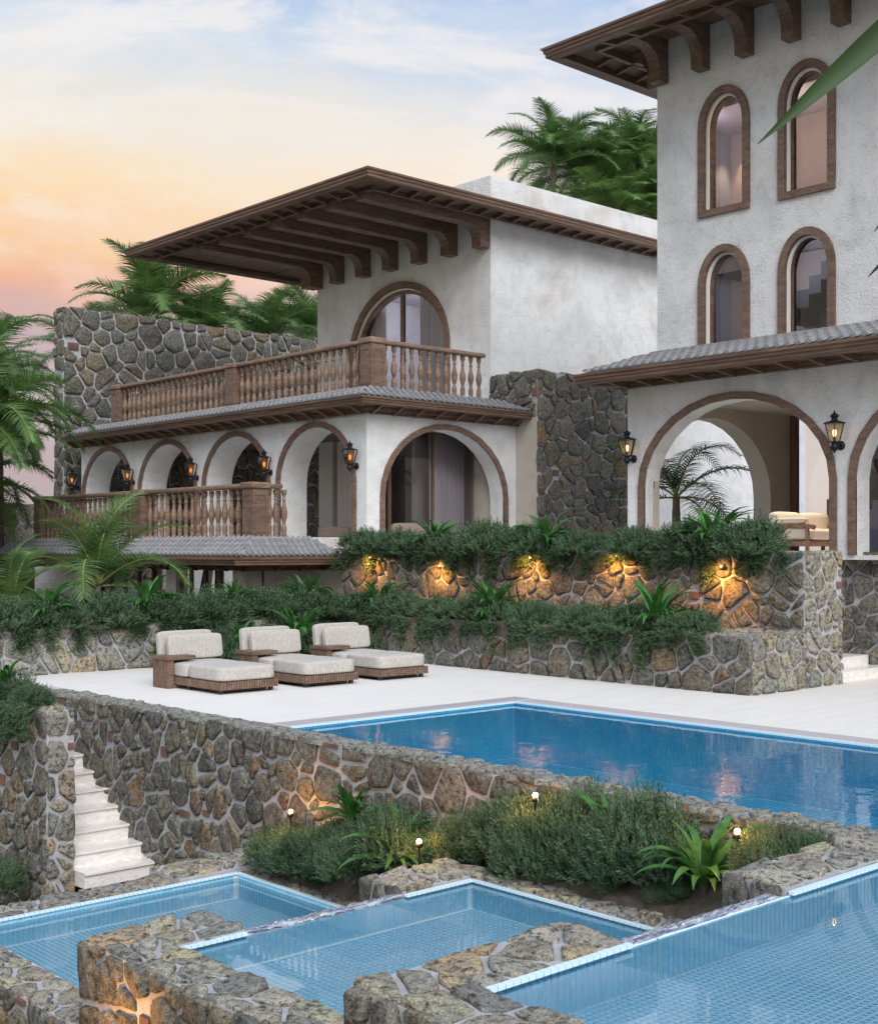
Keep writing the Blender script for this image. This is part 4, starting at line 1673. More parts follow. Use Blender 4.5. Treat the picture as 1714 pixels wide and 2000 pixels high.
def lantern(x, y, z, label, glass, bulb, power):
    """z = top of the finial minus nothing: centre of the glass; hangs on a wall facing -X"""
    t_ = thing('wall_lantern', label, 'lantern', 'black wall lanterns on the arches', (x, y, z))
    if not LANT:
        b_ = MB()
        b_.lathe([(0.0, 0.40), (0.012, 0.38), (0.016, 0.35), (0.05, 0.325), (0.075, 0.30), (0.078, 0.285), (0.06, 0.27), (0.052, 0.24), (0.056, 0.22), (0.09, 0.205), (0.185, 0.175), (0.19, 0.165), (0.185, 0.155)], (0, 0, 0), 16)
        LANT['cap'] = b_.mesh('lamp_cap', 'iron', True)
        b_ = MB()
        b_.lathe([(0.10, -0.155), (0.105, -0.17), (0.055, -0.175), (0.055, -0.215), (0.062, -0.225), (0.062, -0.24), (0.075, -0.25), (0.07, -0.265), (0.045, -0.31), (0.02, -0.325), (0.012, -0.35), (0.0, -0.36)], (0, 0, 0), 16)
        LANT['base'] = b_.mesh('lamp_base', 'iron', True)
        b_ = MB()
        b_.tube([(0, 0, -0.22), (0.06, 0, -0.24), (0.13, 0, -0.23), (0.2, 0, -0.22)], 0.022, 8)
        b_.lathe([(0.0, 0.17), (0.045, 0.175), (0.07, 0.19), (0.085, 0.21), (0.085, 0.225)], (0, 0, -0.215), 16, 'x')
        LANT['arm'] = b_.mesh('arm', 'iron', True)
        b_ = MB()
        for k in range(6):
            a = PI / 3 * k + PI / 6
            b_.tube([(0.178 * math.cos(a), 0.178 * math.sin(a), 0.16), (0.098 * math.cos(a), 0.098 * math.sin(a), -0.16)], 0.0095, 5)
        LANT['bars'] = b_.mesh('cage_bars', 'iron', True)
        b_ = MB()
        b_.lathe([(0.0, 0.06), (0.025, 0.05), (0.036, 0.02), (0.03, -0.03), (0.018, -0.07)], (0, 0, 0), 10)
        for nm in ('bulb_soft', 'bulb_faint'):
            LANT[nm] = b_.mesh('bulb', nm, True)
        b_ = MB()
        b_.lathe([(0.022, -0.07), (0.022, -0.16)], (0, 0, 0), 8)
        LANT['socket'] = b_.mesh('socket', 'iron', True)
        for nm in ('lantern_glass', 'amber_glass'):
            b_ = MB()
            for k in range(6):
                a, c_ = PI / 3 * k + PI / 6, PI / 3 * (k + 1) + PI / 6
                b_.quad((0.172 * math.cos(a), 0.172 * math.sin(a), 0.155), (0.172 * math.cos(c_), 0.172 * math.sin(c_), 0.155),
                        (0.096 * math.cos(c_), 0.096 * math.sin(c_), -0.155), (0.096 * math.cos(a), 0.096 * math.sin(a), -0.155))
            LANT[nm] = b_.mesh('glass', nm)
    link('lamp_cap', LANT['cap'], t_)
    link('lamp_base', LANT['base'], t_)
    link('arm', LANT['arm'], t_)
    link('cage_bars', LANT['bars'], t_)
    link('bulb', LANT[bulb], t_)
    link('socket', LANT['socket'], t_)
    link('glass', LANT[glass], t_)
    ld = bpy.data.lights.new('lantern_light', 'POINT')
    ld.energy = power
    ld.color = (1.0, 0.66, 0.34)
    ld.shadow_soft_size = 0.03
    link('lantern_light', ld, t_, (0, 0, 0.03))


pos_l = ['between the nearest arcade arch and the house corner', 'between the nearest and the second arcade arch', 'between the second and third arcade arches',
         'between the third and the farthest arcade arch', 'left of the farthest arcade arch beside the tall rubble wall']
for k in range(5):
    lantern(AX - 0.215, 24.33 + 3.56 * k, 4.38, 'black amber glass lantern ' + pos_l[k], 'amber_glass', 'bulb_faint', 2.2)
lantern(LX - 0.215, 16.78, 4.22, 'clear glass wall lantern at the left corner of the loggia by the stone block', 'lantern_glass', 'bulb_soft', 9)
lantern(LX - 0.215, 12.14, 4.22, 'black wall lantern with clear glass between the two loggia arches', 'lantern_glass', 'bulb_soft', 9)

# indoor downlight and loggia lights, plus unseen point fills added to brighten the rooms
def lamp(name, typ, loc, energy, col, size=0.1, rot=None, spot=60, blend=0.6):
    ld = bpy.data.lights.new(name, typ)
    ld.energy = energy
    ld.color = col
    ld.shadow_soft_size = size
    if typ == 'SPOT':
        ld.spot_size = R(spot)
        ld.spot_blend = blend
    return link(name, ld, None, loc, rot)


lamp('room_downlight', 'SPOT', (23.38, 16.2, 11.05), 110, (1, 0.74, 0.42), 0.02, (0, R(6), 0), 60, 0.7)
lamp('room_fill', 'POINT', (22.05, 14.34, 10.4), 30, (1, 0.78, 0.6), 0.2)
lamp('room_fill', 'POINT', (22.05, 16.2, 10.9), 12, (0.95, 0.85, 0.95), 0.2)
lamp('room_fill', 'POINT', (22.05, 14.34, 7.9), 24, (0.85, 0.9, 1.0), 0.2)
lamp('room_fill', 'POINT', (22.05, 16.25, 8.1), 8, (1, 0.85, 0.7), 0.2)
lamp('room_fill', 'POINT', (26.4, 29.3, 9.3), 130, (0.9, 0.9, 1.0), 0.3)
lamp('loggia_light', 'SPOT', (22.9, 14.0, 5.15), 260, (1, 0.80, 0.58), 0.1, (0, 0, 0), 80, 0.7)
lamp('loggia_light', 'SPOT', (23.0, 9.8, 5.15), 110, (1, 0.80, 0.58), 0.1, (0, 0, 0), 90, 0.7)


# ================================================================== furniture
def cushion(x0, x1, y0, y1, z0, z1, r, mat, seg=4, puff=0.0):
    mb = MB().box(x0, x1, y0, y1, z0, z1)
    me = mb.mesh('cushion', mat, True)
    bm = bmesh.new()
    bm.from_mesh(me)
    bmesh.ops.recalc_face_normals(bm, faces=bm.faces)
    bmesh.ops.subdivide_edges(bm, edges=list(bm.edges), cuts=5, use_grid_fill=True)
    c = Vector(((x0 + x1) / 2, (y0 + y1) / 2, (z0 + z1) / 2))
    hx, hy, hz = (x1 - x0) / 2, (y1 - y0) / 2, (z1 - z0) / 2
    for v in bm.verts:
        d = v.co - c
        q = [max(-1, min(1, d[i] / h_)) for i, h_ in enumerate((hx, hy, hz))]
        core = Vector((max(-(hx - r), min(hx - r, d.x)), max(-(hy - r), min(hy - r, d.y)), max(-(hz - r), min(hz - r, d.z))))
        e = d - core
        # pull the outer shell on to rounded edges
        ex = Vector((e.x / r, e.y / r, e.z / r))
        m_ = max(abs(ex.x), abs(ex.y), abs(ex.z), 1e-6)
        if ex.length > 1e-6:
            e = ex.normalized() * r * m_
        v.co = c + core + e
        b_ = puff * (1 - q[0] ** 2) * (1 - q[1] ** 2)
        v.co.z += b_ * (1 if d.z > 0 else -0.2)
    bm.to_mesh(me)
    bm.free()
    me.polygons.foreach_set('use_smooth', [True] * len(me.polygons))
    return me


def subd(o, n=1):
    md = o.modifiers.new('round', 'SUBSURF')
    md.levels = n
    md.render_levels = n
    return o


def sunbed():
    """long axis along Y: foot at y = 0, back at y = 1.85; x from 0 to 1.05; arm table on the -x side near the back"""
    t_ = thing('sunbed', '', 'sunbed', 'sunbeds on the terrace')
    Wd, L = 1.05, 1.75
    for (x, y) in ((0.04, 0.08), (Wd - 0.10, 0.08), (0.04, 0.95), (Wd - 0.10, 0.95), (0.04, 1.62), (Wd - 0.10, 1.62)):
        part('leg', MB().box(x, x + 0.06, y, y + 0.06, 0, 0.07), 'stair_dark', t_)
    part('skid', MB().box(0.12, Wd - 0.12, 0.14, L - 0.1, 0.02, 0.07), 'stair_dark', t_)
    part('base', MB().box(0.02, Wd - 0.02, 0.02, L, 0.07, 0.17), 'wood_deck', t_)
    slat = MB().box(-0.018, 0.018, -0.014, 0.0, 0.065, 0.185).mesh('slat', 'wood_deck')
    n_ = 22
    for i in range(n_):
        link('slat', slat, t_, (0.02 + (i + 0.5) * (Wd - 0.04) / n_, 0.02, 0))
    part('side_rail', MB().box(0.0, 0.02, 0.0, L, 0.065, 0.185), 'wood_deck', t_)
    part('side_rail', MB().box(Wd - 0.02, Wd, 0.0, L, 0.065, 0.185), 'wood_deck', t_)
    subd(link('mattress', cushion(0.01, Wd - 0.01, 0.02, 0.98, 0.175, 0.41, 0.03, 'linen', puff=0.005), t_))
    subd(link('mattress', cushion(0.01, Wd - 0.01, 0.985, 1.72, 0.175, 0.405, 0.03, 'linen', puff=0.005), t_))
    o = subd(link('back_cushion', cushion(0.0, 1.0, -0.065, 0.065, 0.0, 0.40, 0.03, 'linen'), t_, (0.06, 1.60, 0.42), (R(-9), 0, 0)))
    subd(link('back_cushion', cushion(-0.02, 0.98, -0.065, 0.065, 0.0, 0.47, 0.03, 'linen'), t_, (0.03, 1.82, 0.40), (R(-7), 0, 0)))
    # arm table: upright slatted panel and a flat arm
    part('arm_panel', MB().box(-0.13, -0.02, 1.30, 1.34, 0.0, 0.47).box(-0.12, -0.02, 1.34, 1.74, 0.005, 0.45).box(-0.13, 0.30, 1.301, 1.341, 0.0, 0.06), 'wood_deck', t_)
    part('arm_top', MB().box(-0.155, 0.36, 1.27, 1.76, 0.45, 0.505), 'wood_deck', t_)
    s2 = MB().box(-0.015, 0.0, -0.022, 0.022, 0.0, 0.449).mesh('slat', 'wood_deck')
    for i in range(7):
        link('slat', s2, t_, (-0.12, 1.37 + i * 0.058, 0))
    return t_


def copy_tree(o, parent=None):
    c_ = o.copy()
    COL.objects.link(c_)
    c_.parent = parent
    for ch in list(o.children):
        copy_tree(ch, c_)
    return c_


sb = sunbed()
labs = ['light grey cushioned sunbed nearest the left, closest to the rubble pool wall', 'middle light grey cushioned sunbed on the terrace between two others',
        'light grey cushioned sunbed on the right, nearest the pool and lower planter']
for k, (x, y) in enumerate(((10.68, 16.58), (12.22, 16.52), (13.78, 16.56))):
    o = sb if k == 0 else copy_tree(sb)
    o.location = (x, y, 0.001)
    o['label'] = labs[k]


# loggia sofas
def lounge_sofa(x, y, z, label):
    t_ = thing('sofa', label, 'sofa', 'cream sofas in the loggia', (x, y, z))
    Wd = 2.0
    for (lx, ly) in ((0.02, 0.02), (Wd - 0.1, 0.02), (0.02, 0.82), (Wd - 0.1, 0.82)):
        b_ = MB()
        b_.tube([(lx + 0.04, ly + 0.04, 0), (lx + 0.04, ly + 0.04, 0.55)], 0.042, 10)
        part('leg', b_, 'wood_pale', t_, True)
    me = bevelled(MB().box(0.0, Wd, 0.05, 0.9, 0.16, 0.27), 'base_frame', 'wood_pale', 0.04, 3)
    link('base_frame', me, t_)
    for lx in (0.02, Wd - 0.1):
        b_ = MB()
        b_.tube([(lx + 0.04, -0.1, 0.52), (lx + 0.04, 0.03, 0.56), (lx + 0.04, 0.3, 0.57), (lx + 0.04, 0.95, 0.57)], 0.05, 10)
        part('armrest', b_, 'wood_pale', t_, True)
    subd(link('arm_cushion', cushion(0.0, 0.22, 0.1, 0.9, 0.60, 0.72, 0.055, 'cream_cushion'), t_))
    subd(link('side_cushion', cushion(0.09, 0.2, 0.1, 0.8, 0.28, 0.53, 0.05, 'cream_cushion'), t_))
    subd(link('seat_cushion', cushion(0.2, 1.0, 0.0, 0.85, 0.27, 0.50, 0.08, 'cream_cushion', puff=0.02), t_))
    subd(link('seat_cushion', cushion(1.01, 1.9, 0.0, 0.85, 0.27, 0.50, 0.08, 'cream_cushion', puff=0.02), t_))
    for bx in (0.0, 1.01):
        subd(link('back_cushion', cushion(bx, bx + 1.0, 0.72, 0.94, 0.42, 0.85, 0.09, 'cream_cushion'), t_))
    return t_


lounge_sofa(22.15, 13.75, 2.08, 'cream cushioned sofa with pale wooden frame seen through the left loggia arch')
lounge_sofa(22.9, 10.6, 2.08, 'cream cushioned sofa cut off by the right edge, behind the second loggia arch')

# arcade daybed
t_ = thing('daybed', 'taupe daybed with loose back cushions inside the nearest arcade arch', 'daybed', None, (20.1, 24.75, 2.05))
part('base', MB().box(0, 0.95, 0, 2.7, 0.03, 0.17), 'wood_deck', t_)
me = MB().box(-0.012, 0, -0.02, 0.02, 0.03, 0.175).mesh('slat', 'wood_deck')
for i in range(36):
    link('slat', me, t_, (0, 0.06 + i * 0.073, 0))
subd(link('seat_cushion', cushion(0, 0.95, 0, 1.34, 0.175, 0.40, 0.05, 'taupe_cushion'), t_))
subd(link('seat_cushion', cushion(0, 0.95, 1.35, 2.7, 0.175, 0.40, 0.05, 'cream_cushion'), t_))
for (y, w_) in ((0.02, 0.75), (1.35, 0.7), (1.9, 0.75)):
    subd(link('back_cushion', cushion(0.5, 0.72, y, y + w_, 0.40, 0.72, 0.08, 'taupe_cushion'), t_))
subd(link('throw_cushion', cushion(-0.02, 0.0, 0.25, 1.0, 0.16, 0.36, 0.008, 'grey_cushion'), t_))
t_ = thing('armchair', 'taupe armchair back seen low inside the big right arch', 'armchair', None, (20.6, 24.25, 2.05))
subd(link('back_cushion', cushion(0, 1.15, 0, 0.2, 0.2, 0.78, 0.09, 'taupe_cushion'), t_))
subd(link('seat_cushion', cushion(0, 1.15, 0.2, 0.75, 0.15, 0.42, 0.06, 'taupe_cushion'), t_))
part('base', MB().box(0.05, 1.1, 0.05, 0.7, 0.03, 0.15), 'wood_deck', t_)


# ================================================================== plants
def sprig_cloud(name, n, place, L=0.16, needles=9, nl=0.05, nw=0.009, seed=1, mat='juniper', droop=0.0):
    """place(rg) -> (point, growth direction): n feathery sprigs of narrow needles"""
    rg = random.Random(seed)
    V_, F_ = [], []
    for i in range(n):
        p, d = place(rg)
        p, d = Vector(p), Vector(d).normalized()
        ln = L * rg.uniform(0.6, 1.25)
        side = d.cross(Vector((rg.uniform(-1, 1), rg.uniform(-1, 1), rg.uniform(-1, 1)))).normalized()
        up = side.cross(d)
        for k in range(needles):
            f = (k + 0.5) / needles
            base = p + d * (ln * f) + Vector((0, 0, -droop * ln * f * f))
            a = k * 2.4 + rg.uniform(-0.4, 0.4)
            out = side * math.cos(a) + up * math.sin(a)
            dd = (d * 0.85 + out * 0.75).normalized()
            l2 = nl * rg.uniform(0.7, 1.25) * (1.1 - 0.4 * f)
            wv = dd.cross(out).normalized() * nw
            o = len(V_)
            V_.extend(((base - wv)[:], (base + wv)[:], (base + dd * l2)[:]))
            F_.append((o, o + 1, o + 2))
    me = bpy.data.meshes.new(name)
    me.from_pydata(V_, [], F_)
    me.materials.append(MATS[mat])
    me.update()
    return me


def mound(lx, ly, h, lumps, seed):
    """points in the outer shell of a bushy mound of several lumps"""
    rg0 = random.Random(seed)
    bl = []
    for k in range(lumps):
        bl.append((rg0.uniform(-lx, lx) * 0.72, rg0.uniform(-ly, ly) * 0.55, rg0.uniform(0.1, 0.45) * h, rg0.uniform(0.38, 0.62) * h))

    def place(rg):
        while True:
            bx, by, bz, br = rg.choice(bl)
            a, s_ = rg.uniform(0, 2 * PI), rg.uniform(-0.35, 1)
            c_ = math.sqrt(max(0, 1 - s_ * s_))
            d = Vector((c_ * math.cos(a), c_ * math.sin(a), s_))
            rr = br * rg.uniform(0.55, 1.0)
            p = Vector((bx + d.x * rr * 1.35, by + d.y * rr * 1.1, bz + d.z * rr))
            if p.z < -0.05:
                continue
            return p, d * 0.8 + Vector((rg.uniform(-0.5, 0.5), rg.uniform(-0.5, 0.5), 0.55 + rg.uniform(-0.2, 0.3)))
    return place


def trail(wd, drop, seed):
    """hanging strands down a wall facing -x (x = 0 is the wall face)"""
    rg0 = random.Random(seed)
    st_ = [(rg0.uniform(-wd, wd), rg0.uniform(0.25, 1.0) * drop, rg0.uniform(-0.1, 0.1)) for _ in range(11)]

    def place(rg):
        y, dr, sl = rg.choice(st_)
        f = rg.random() ** 1.3
        z = -dr * f
        p = Vector((-0.05 - 0.09 * rg.random() * (1 - f * 0.5), y + sl * f + rg.gauss(0, 0.05), z + 0.06))
        return p, Vector((-0.5 + rg.uniform(-0.4, 0.3), rg.uniform(-0.8, 0.8), -0.2 + rg.uniform(-0.5, 0.6)))
    return place


SH = [sprig_cloud('foliage', 1500, mound(0.5, 0.75, 0.55, 7, 11 + k), 0.20, 9, 0.078, 0.0095, 40 + k) for k in range(3)]
TR = [sprig_cloud('trailing_foliage', 420, trail(0.72, 0.62, 21 + k), 0.14, 9, 0.068, 0.009, 60 + k) for k in range(3)]
SHS = [sprig_cloud('foliage', 2400, mound(0.36, 0.5, 0.5, 7, 31 + k), 0.15, 10, 0.052, 0.0058, 80 + k) for k in range(2)]


def branches(n, lx, ly, h, seed):
    rg = random.Random(seed)
    b_ = MB()
    for k in range(n):
        a = rg.uniform(0, 2 * PI)
        e = Vector((math.cos(a) * lx * 0.6, math.sin(a) * ly * 0.6, h * rg.uniform(0.3, 0.7)))
        b_.tube([(0, 0, -0.05), e * 0.5 + Vector((0, 0, 0.05)), e], [0.02, 0.014, 0.006], 5)
    return b_


BR = branches(9, 0.6, 0.8, 0.5, 5).mesh('stem', 'twig')
SHRUB_GROUP = 'juniper shrubs on the walls and beds'


def shrub(x, y, z, rz, s, label, trailing=None, sy=1.0, sz=1.0, fine=False):
    t_ = thing('juniper_shrub', label, 'shrub', SHRUB_GROUP, (x, y, z), 0)
    k = rnd.randrange(3)
    link('foliage', (SHS[k % 2] if fine else SH[k]), t_, None, (0, 0, rz), (s, s * sy, s * sz))
    link('stem', BR, t_, None, (0, 0, rz), (s * 0.8, s * 0.8, s * 0.7))
    if trailing:
        link('trailing_foliage', TR[rnd.randrange(3)], t_, (trailing[0], trailing[1], trailing[2]), (0, 0, trailing[3]), (1, s * 1.0, trailing[4]))
    return t_


# rows of shrubs
ys_ = [12.2, 13.5, 14.75, 16.0, 17.3, 18.55, 19.8, 21.1, 22.3]
for k, y in enumerate(ys_):
    shrub(18.25, y, 2.06, rnd.uniform(-0.25, 0.25), rnd.uniform(0.9, 1.08), 'dark green juniper spilling over the tall lit planter wall, %s from the stone pier' % ORD[k],
          (-0.28, 0, 0.02, 0, rnd.uniform(0.4, 1.0)), 1.0, rnd.uniform(0.7, 1.1))
ys_ = [12.35, 13.5, 14.7, 15.9, 17.1, 18.3, 19.5, 20.7]
for k, y in enumerate(ys_):
    shrub(16.9, y + 0.1, 0.80, rnd.uniform(-0.25, 0.25), rnd.uniform(0.85, 1.02), 'dark green juniper spilling over the low planter wall by the terrace, %s from its corner' % ORD[k],
          (-0.40, 0, 0.02, 0, rnd.uniform(0.35, 1.0)), 1.0, rnd.uniform(0.7, 1.1))
xs_ = [8.2, 9.3, 10.4, 11.5, 12.6, 13.8, 15.0, 16.1]
for k, x in enumerate(xs_):
    tr_ = (0, -0.34, 0.02, PI / 2, rnd.uniform(0.35, 0.8))
    shrub(x, 21.72, 0.78, PI / 2 + rnd.uniform(-0.2, 0.2), rnd.uniform(0.9, 1.1), 'juniper on top of the pale garden wall behind the terrace, %s from the left' % ORD[k], tr_)
for k, (x, y) in enumerate(((12.75, 20.95), (13.7, 20.95), (14.7, 21.0), (15.6, 20.9), (16.1, 20.2))):
    shrub(x, y, 0.0, rnd.uniform(0, 3), rnd.uniform(0.85, 1.0), 'juniper growing at ground level behind the sunbeds, %s from the left' % ORD[k], None, 1.0, 1.25)
for k, (x, y, s_) in enumerate(((7.55, 16.35, 0.62), (7.55, 17.2, 0.75), (7.6, 18.2, 0.8), (7.7, 19.2, 0.8))):
    shrub(x + 0.1, y, 0.08, rnd.uniform(-0.2, 0.2), s_, 'juniper on top of the stair side wall at the left, %s from the stairs' % ORD[k],
          (-0.19, 0, 0.02, 0, 1.0), fine=True)
bed = [(8.72, 12.35, 0.75), (8.55, 11.75, 0.8), (8.75, 11.2, 0.85), (8.45, 10.75, 0.7), (8.65, 10.2, 0.9), (8.6, 9.6, 0.6), (8.75, 9.35, 0.75),
       (8.75, 8.55, 0.85), (8.45, 8.1, 0.75), (8.7, 7.75, 0.9), (8.4, 7.3, 0.75), (8.72, 7.0, 0.85), (8.5, 6.7, 0.6), (8.72, 5.55, 0.55)]
for k, (x, y, s_) in enumerate(bed):
    shrub(x, y, bed_z(x, y) - 0.03, rnd.uniform(0, 3), s_ * 1.08, 'dark juniper in the bed under the pool wall, %s from the stairs side' % ORD[k], None, fine=True, sz=1.35 if y < 8.7 else 1.1)
for x, y, s_, sz_, lab in ((8.48, 11.85, 0.75, 1.15, 'juniper hiding the stake of the garden light nearest the stairs'), (8.56, 9.28, 0.5, 1.0, 'small juniper at the foot of the lowest garden light'),
                           (8.38, 7.95, 0.8, 1.55, 'tall juniper below the garden light nearest the pool wall top'), (8.62, 5.75, 0.6, 1.35, 'juniper between the largest strap plant and the highest pool'),
                           (8.82, 8.9, 0.8, 1.3, 'juniper against the pool wall above the right hand coping of the middle pool')):
    shrub(x, y, bed_z(x, y) - 0.03, rnd.uniform(0, 3), s_, lab, None, fine=True, sz=sz_)
for k in range(16):
    x, y = rnd.uniform(8.38, 8.5), rnd.uniform(5.6, 12.0)
    if y > 8.46:
        x = rnd.uniform(8.54, 8.62)
    t_ = thing('ground_sprig', 'tiny juniper tuft on the bare soil edge of the pool bed', 'shrub', 'tiny juniper tufts on the soil', (x, y, soil_z(x, y)))
    link('foliage', SHS[k % 2], t_, None, (0, 0, rnd.uniform(0, 6)), rnd.uniform(0.16, 0.3))
shrub(7.2, 16.4, -2.25, 0.3, 0.8, 'juniper at the foot of the stair side wall at the left edge', None, fine=True)


# strap leaved plants
def strap_leaf(L, wd, arch_, seed, tipdrop):
    rg = random.Random(seed)
    b_ = MB()
    n_ = 9
    x = z = 0.0
    a = arch_
    for i in range(n_ + 1):
        f = i / n_
        ww = wd * (0.45 + 1.1 * f if f < 0.4 else 0.89 * (1 - ((f - 0.4) / 0.6) ** 1.7)) + 0.001
        lift = ww * 0.35
        b_.v += [(x, -ww, z + lift), (x, 0, z), (x, ww, z + lift)]
        x += math.cos(a) * L / n_
        z += math.sin(a) * L / n_
        a -= tipdrop / n_ * (0.5 + f)
    for i in range(n_):
        for k in range(2):
            b_.f.append((i * 3 + k, i * 3 + k + 1, (i + 1) * 3 + k + 1, (i + 1) * 3 + k))
    return b_.mesh('leaf', 'strap_leaf', True)


LEAVES = [strap_leaf(0.62, 0.046, R(76), 1, R(95)), strap_leaf(0.58, 0.048, R(60), 2, R(120)), strap_leaf(0.52, 0.046, R(46), 3, R(105)),
          strap_leaf(0.50, 0.042, R(82), 4, R(60)), strap_leaf(0.55, 0.046, R(36), 5, R(90))]


def strap_plant(x, y, z, s, n, label, seed, group='strap leaved plants'):
    rg = random.Random(seed)
    if x > 9:
        z, s, n = z - 0.02, s * 1.40, n + 8
    t_ = thing('strap_leaf_plant', label, 'plant', group, (x, y, z))
    b_ = MB().lathe([(0.02, -0.25), (0.03, 0.0), (0.012, 0.05)], (0, 0, 0), 8)
    o = part('stem', b_, 'twig', t_)
    o.scale = (s, s, s)
    for k in range(n):
        a = k * 2.39996 + rg.uniform(-0.3, 0.3)
        me = LEAVES[(k * 5 // n + rg.randrange(2)) % 5] if k % 3 else LEAVES[rg.randrange(5)]
        link('leaf', me, t_, (0.03 * math.cos(a) * s, 0.03 * math.sin(a) * s, 0), (rg.uniform(-0.25, 0.25), rg.uniform(-0.15, 0.15), a), s * rg.uniform(0.75, 1.12))


sp_ = [(18.2, 20.1, 2.25, 1.05, 26, 'strap leaved plant on the tall planter in front of the wide house arch'),
       (18.2, 17.0, 2.25, 1.15, 26, 'bright green strap leaved plant on the tall planter in front of the rubble block'),
       (18.2, 13.1, 2.25, 1.15, 28, 'bright green strap leaved plant on the tall planter in front of the loggia palm'),
       (16.8, 20.3, 0.98, 1.0, 24, 'strap leaved plant on the low planter near its far end'),
       (16.8, 17.0, 0.98, 1.1, 26, 'strap leaved plant in the middle of the low planter'),
       (16.8, 13.2, 0.98, 1.15, 26, 'strap leaved plant on the low planter nearest its corner'),
       (10.3, 21.5, 1.05, 0.9, 20, 'strap leaved plant on the garden wall at the far left, below the small palm'),
       (12.25, 21.5, 1.10, 1.0, 26, 'strap leaved plant on the garden wall left of the first sunbed'),
       (14.25, 21.6, 1.15, 0.85, 20, 'strap leaved plant on the garden wall below the lower tiled roof corner'),
       (16.0, 21.6, 1.12, 1.0, 22, 'strap leaved plant where the garden wall meets the low planter'),
       (15.05, 20.6, 0.45, 1.1, 26, 'strap leaved plant directly behind the gap between second and third sunbeds'),
       (13.7, 20.6, 0.42, 0.7, 16, 'small strap leaved plant half hidden behind the middle sunbed'),
       (7.55, 17.1, 0.32, 0.85, 22, 'strap leaved plant on the stair side wall at the left edge'),
       (8.80, 11.05, -0.75, 1.0, 22, 'small strap leaved plant against the pool wall beside the first garden light'),
       (8.52, 10.0, -0.98, 1.15, 24, 'strap leaved plant with long drooping leaves beside the second garden light'),
       (8.72, 7.35, -0.35, 0.95, 24, 'strap leaved plant against the pool wall right of the third garden light'),
       (8.52, 6.22, -0.47, 1.15, 34, 'largest strap leaved plant beside the fourth garden light near the highest pool')]
for k, (x, y, z, s_, n_, lab) in enumerate(sp_):
    strap_plant(x, y, z, s_, n_, lab, 200 + k)


# palms
def frond(L, n, leaf, arch0, bend, seed, wd=0.02, droop=0.9):
    """feather leaf growing along +x, first rising by arch0 and bending down by bend in all; returns meshes (rachis, leaflets)"""
    rg = random.Random(seed)
    pts = []
    x = z = 0.0
    a = arch0
    m_ = 16
    for i in range(m_ + 1):
        pts.append(Vector((x, 0, z)))
        x += math.cos(a) * L / m_
        z += math.sin(a) * L / m_
        a -= bend / m_ * (0.4 + 1.2 * i / m_)
    rb = MB()
    rb.tube(pts, [0.026 * (1 - 0.85 * i / m_) for i in range(m_ + 1)], 5)
    V_, F_ = [], []
    for i in range(n):
        f = 0.10 + 0.9 * (i + 0.5) / n
        q = f * m_
        k = min(int(q), m_ - 1)
        p = pts[k].lerp(pts[k + 1], q - k)
        d = (pts[k + 1] - pts[k]).normalized()
        up = Vector((-d.z, 0, d.x))
        ll = leaf * (0.55 + 0.45 * math.sin(PI * min(1, f * 0.95 + 0.12))) * (1 - 0.45 * max(0, f - 0.7) / 0.3)
        for sgn in (-1, 1):
            dirv_ = (d * (0.42 + 0.5 * f) + Vector((0, sgn * 1.0, 0)) + up * rg.uniform(0.15, 0.5)).normalized()
            l2 = ll * rg.uniform(0.85, 1.1)
            prev = p + Vector((0, sgn * 0.01, 0))
            o = len(V_)
            cur = prev.copy()
            dd = dirv_.copy()
            wv = (d * wd)
            segs = 4
            for s_ in range(segs + 1):
                g_ = s_ / segs
                w2 = wv * (1.0 - 0.95 * g_ ** 1.6)
                V_.append((cur - w2)[:])
                V_.append((cur + w2)[:])
                cur = cur + dd * (l2 / segs)
                dd = (dd + Vector((0, 0, -droop * 0.42 * (0.6 + rg.random() * 0.5)))).normalized()
            for s_ in range(segs):
                F_.append((o + 2 * s_, o + 2 * s_ + 1, o + 2 * s_ + 3, o + 2 * s_ + 2))
    return rb, V_, F_


FR = {}


def frond_meshes(kind, mat):
    if (kind, mat) in FR:
        return FR[(kind, mat)]
    out = []
    for s_ in range(3):
        L, n, leaf, a0, bd, wd, dr = {'big': (3.1, 76, 0.82, R(64), R(88), 0.020, 0.62), 'small': (1.9, 58, 0.56, R(68), R(95), 0.0105, 0.55),
                                      'dark': (2.3, 36, 0.62, R(55), R(120), 0.017, 0.9)}[kind]
        rb, V_, F_ = frond(L * (0.92 + 0.08 * s_), n, leaf, a0 - R(8) * s_, bd + R(12) * s_, 300 + s_, wd, dr)
        lm = bpy.data.meshes.new('leaflets')
        lm.from_pydata(V_, [], F_)
        lm.materials.append(MATS[mat])
        lm.update()
        out.append((rb.mesh('rachis', 'rachis', True), lm))
    FR[(kind, mat)] = out
    return out


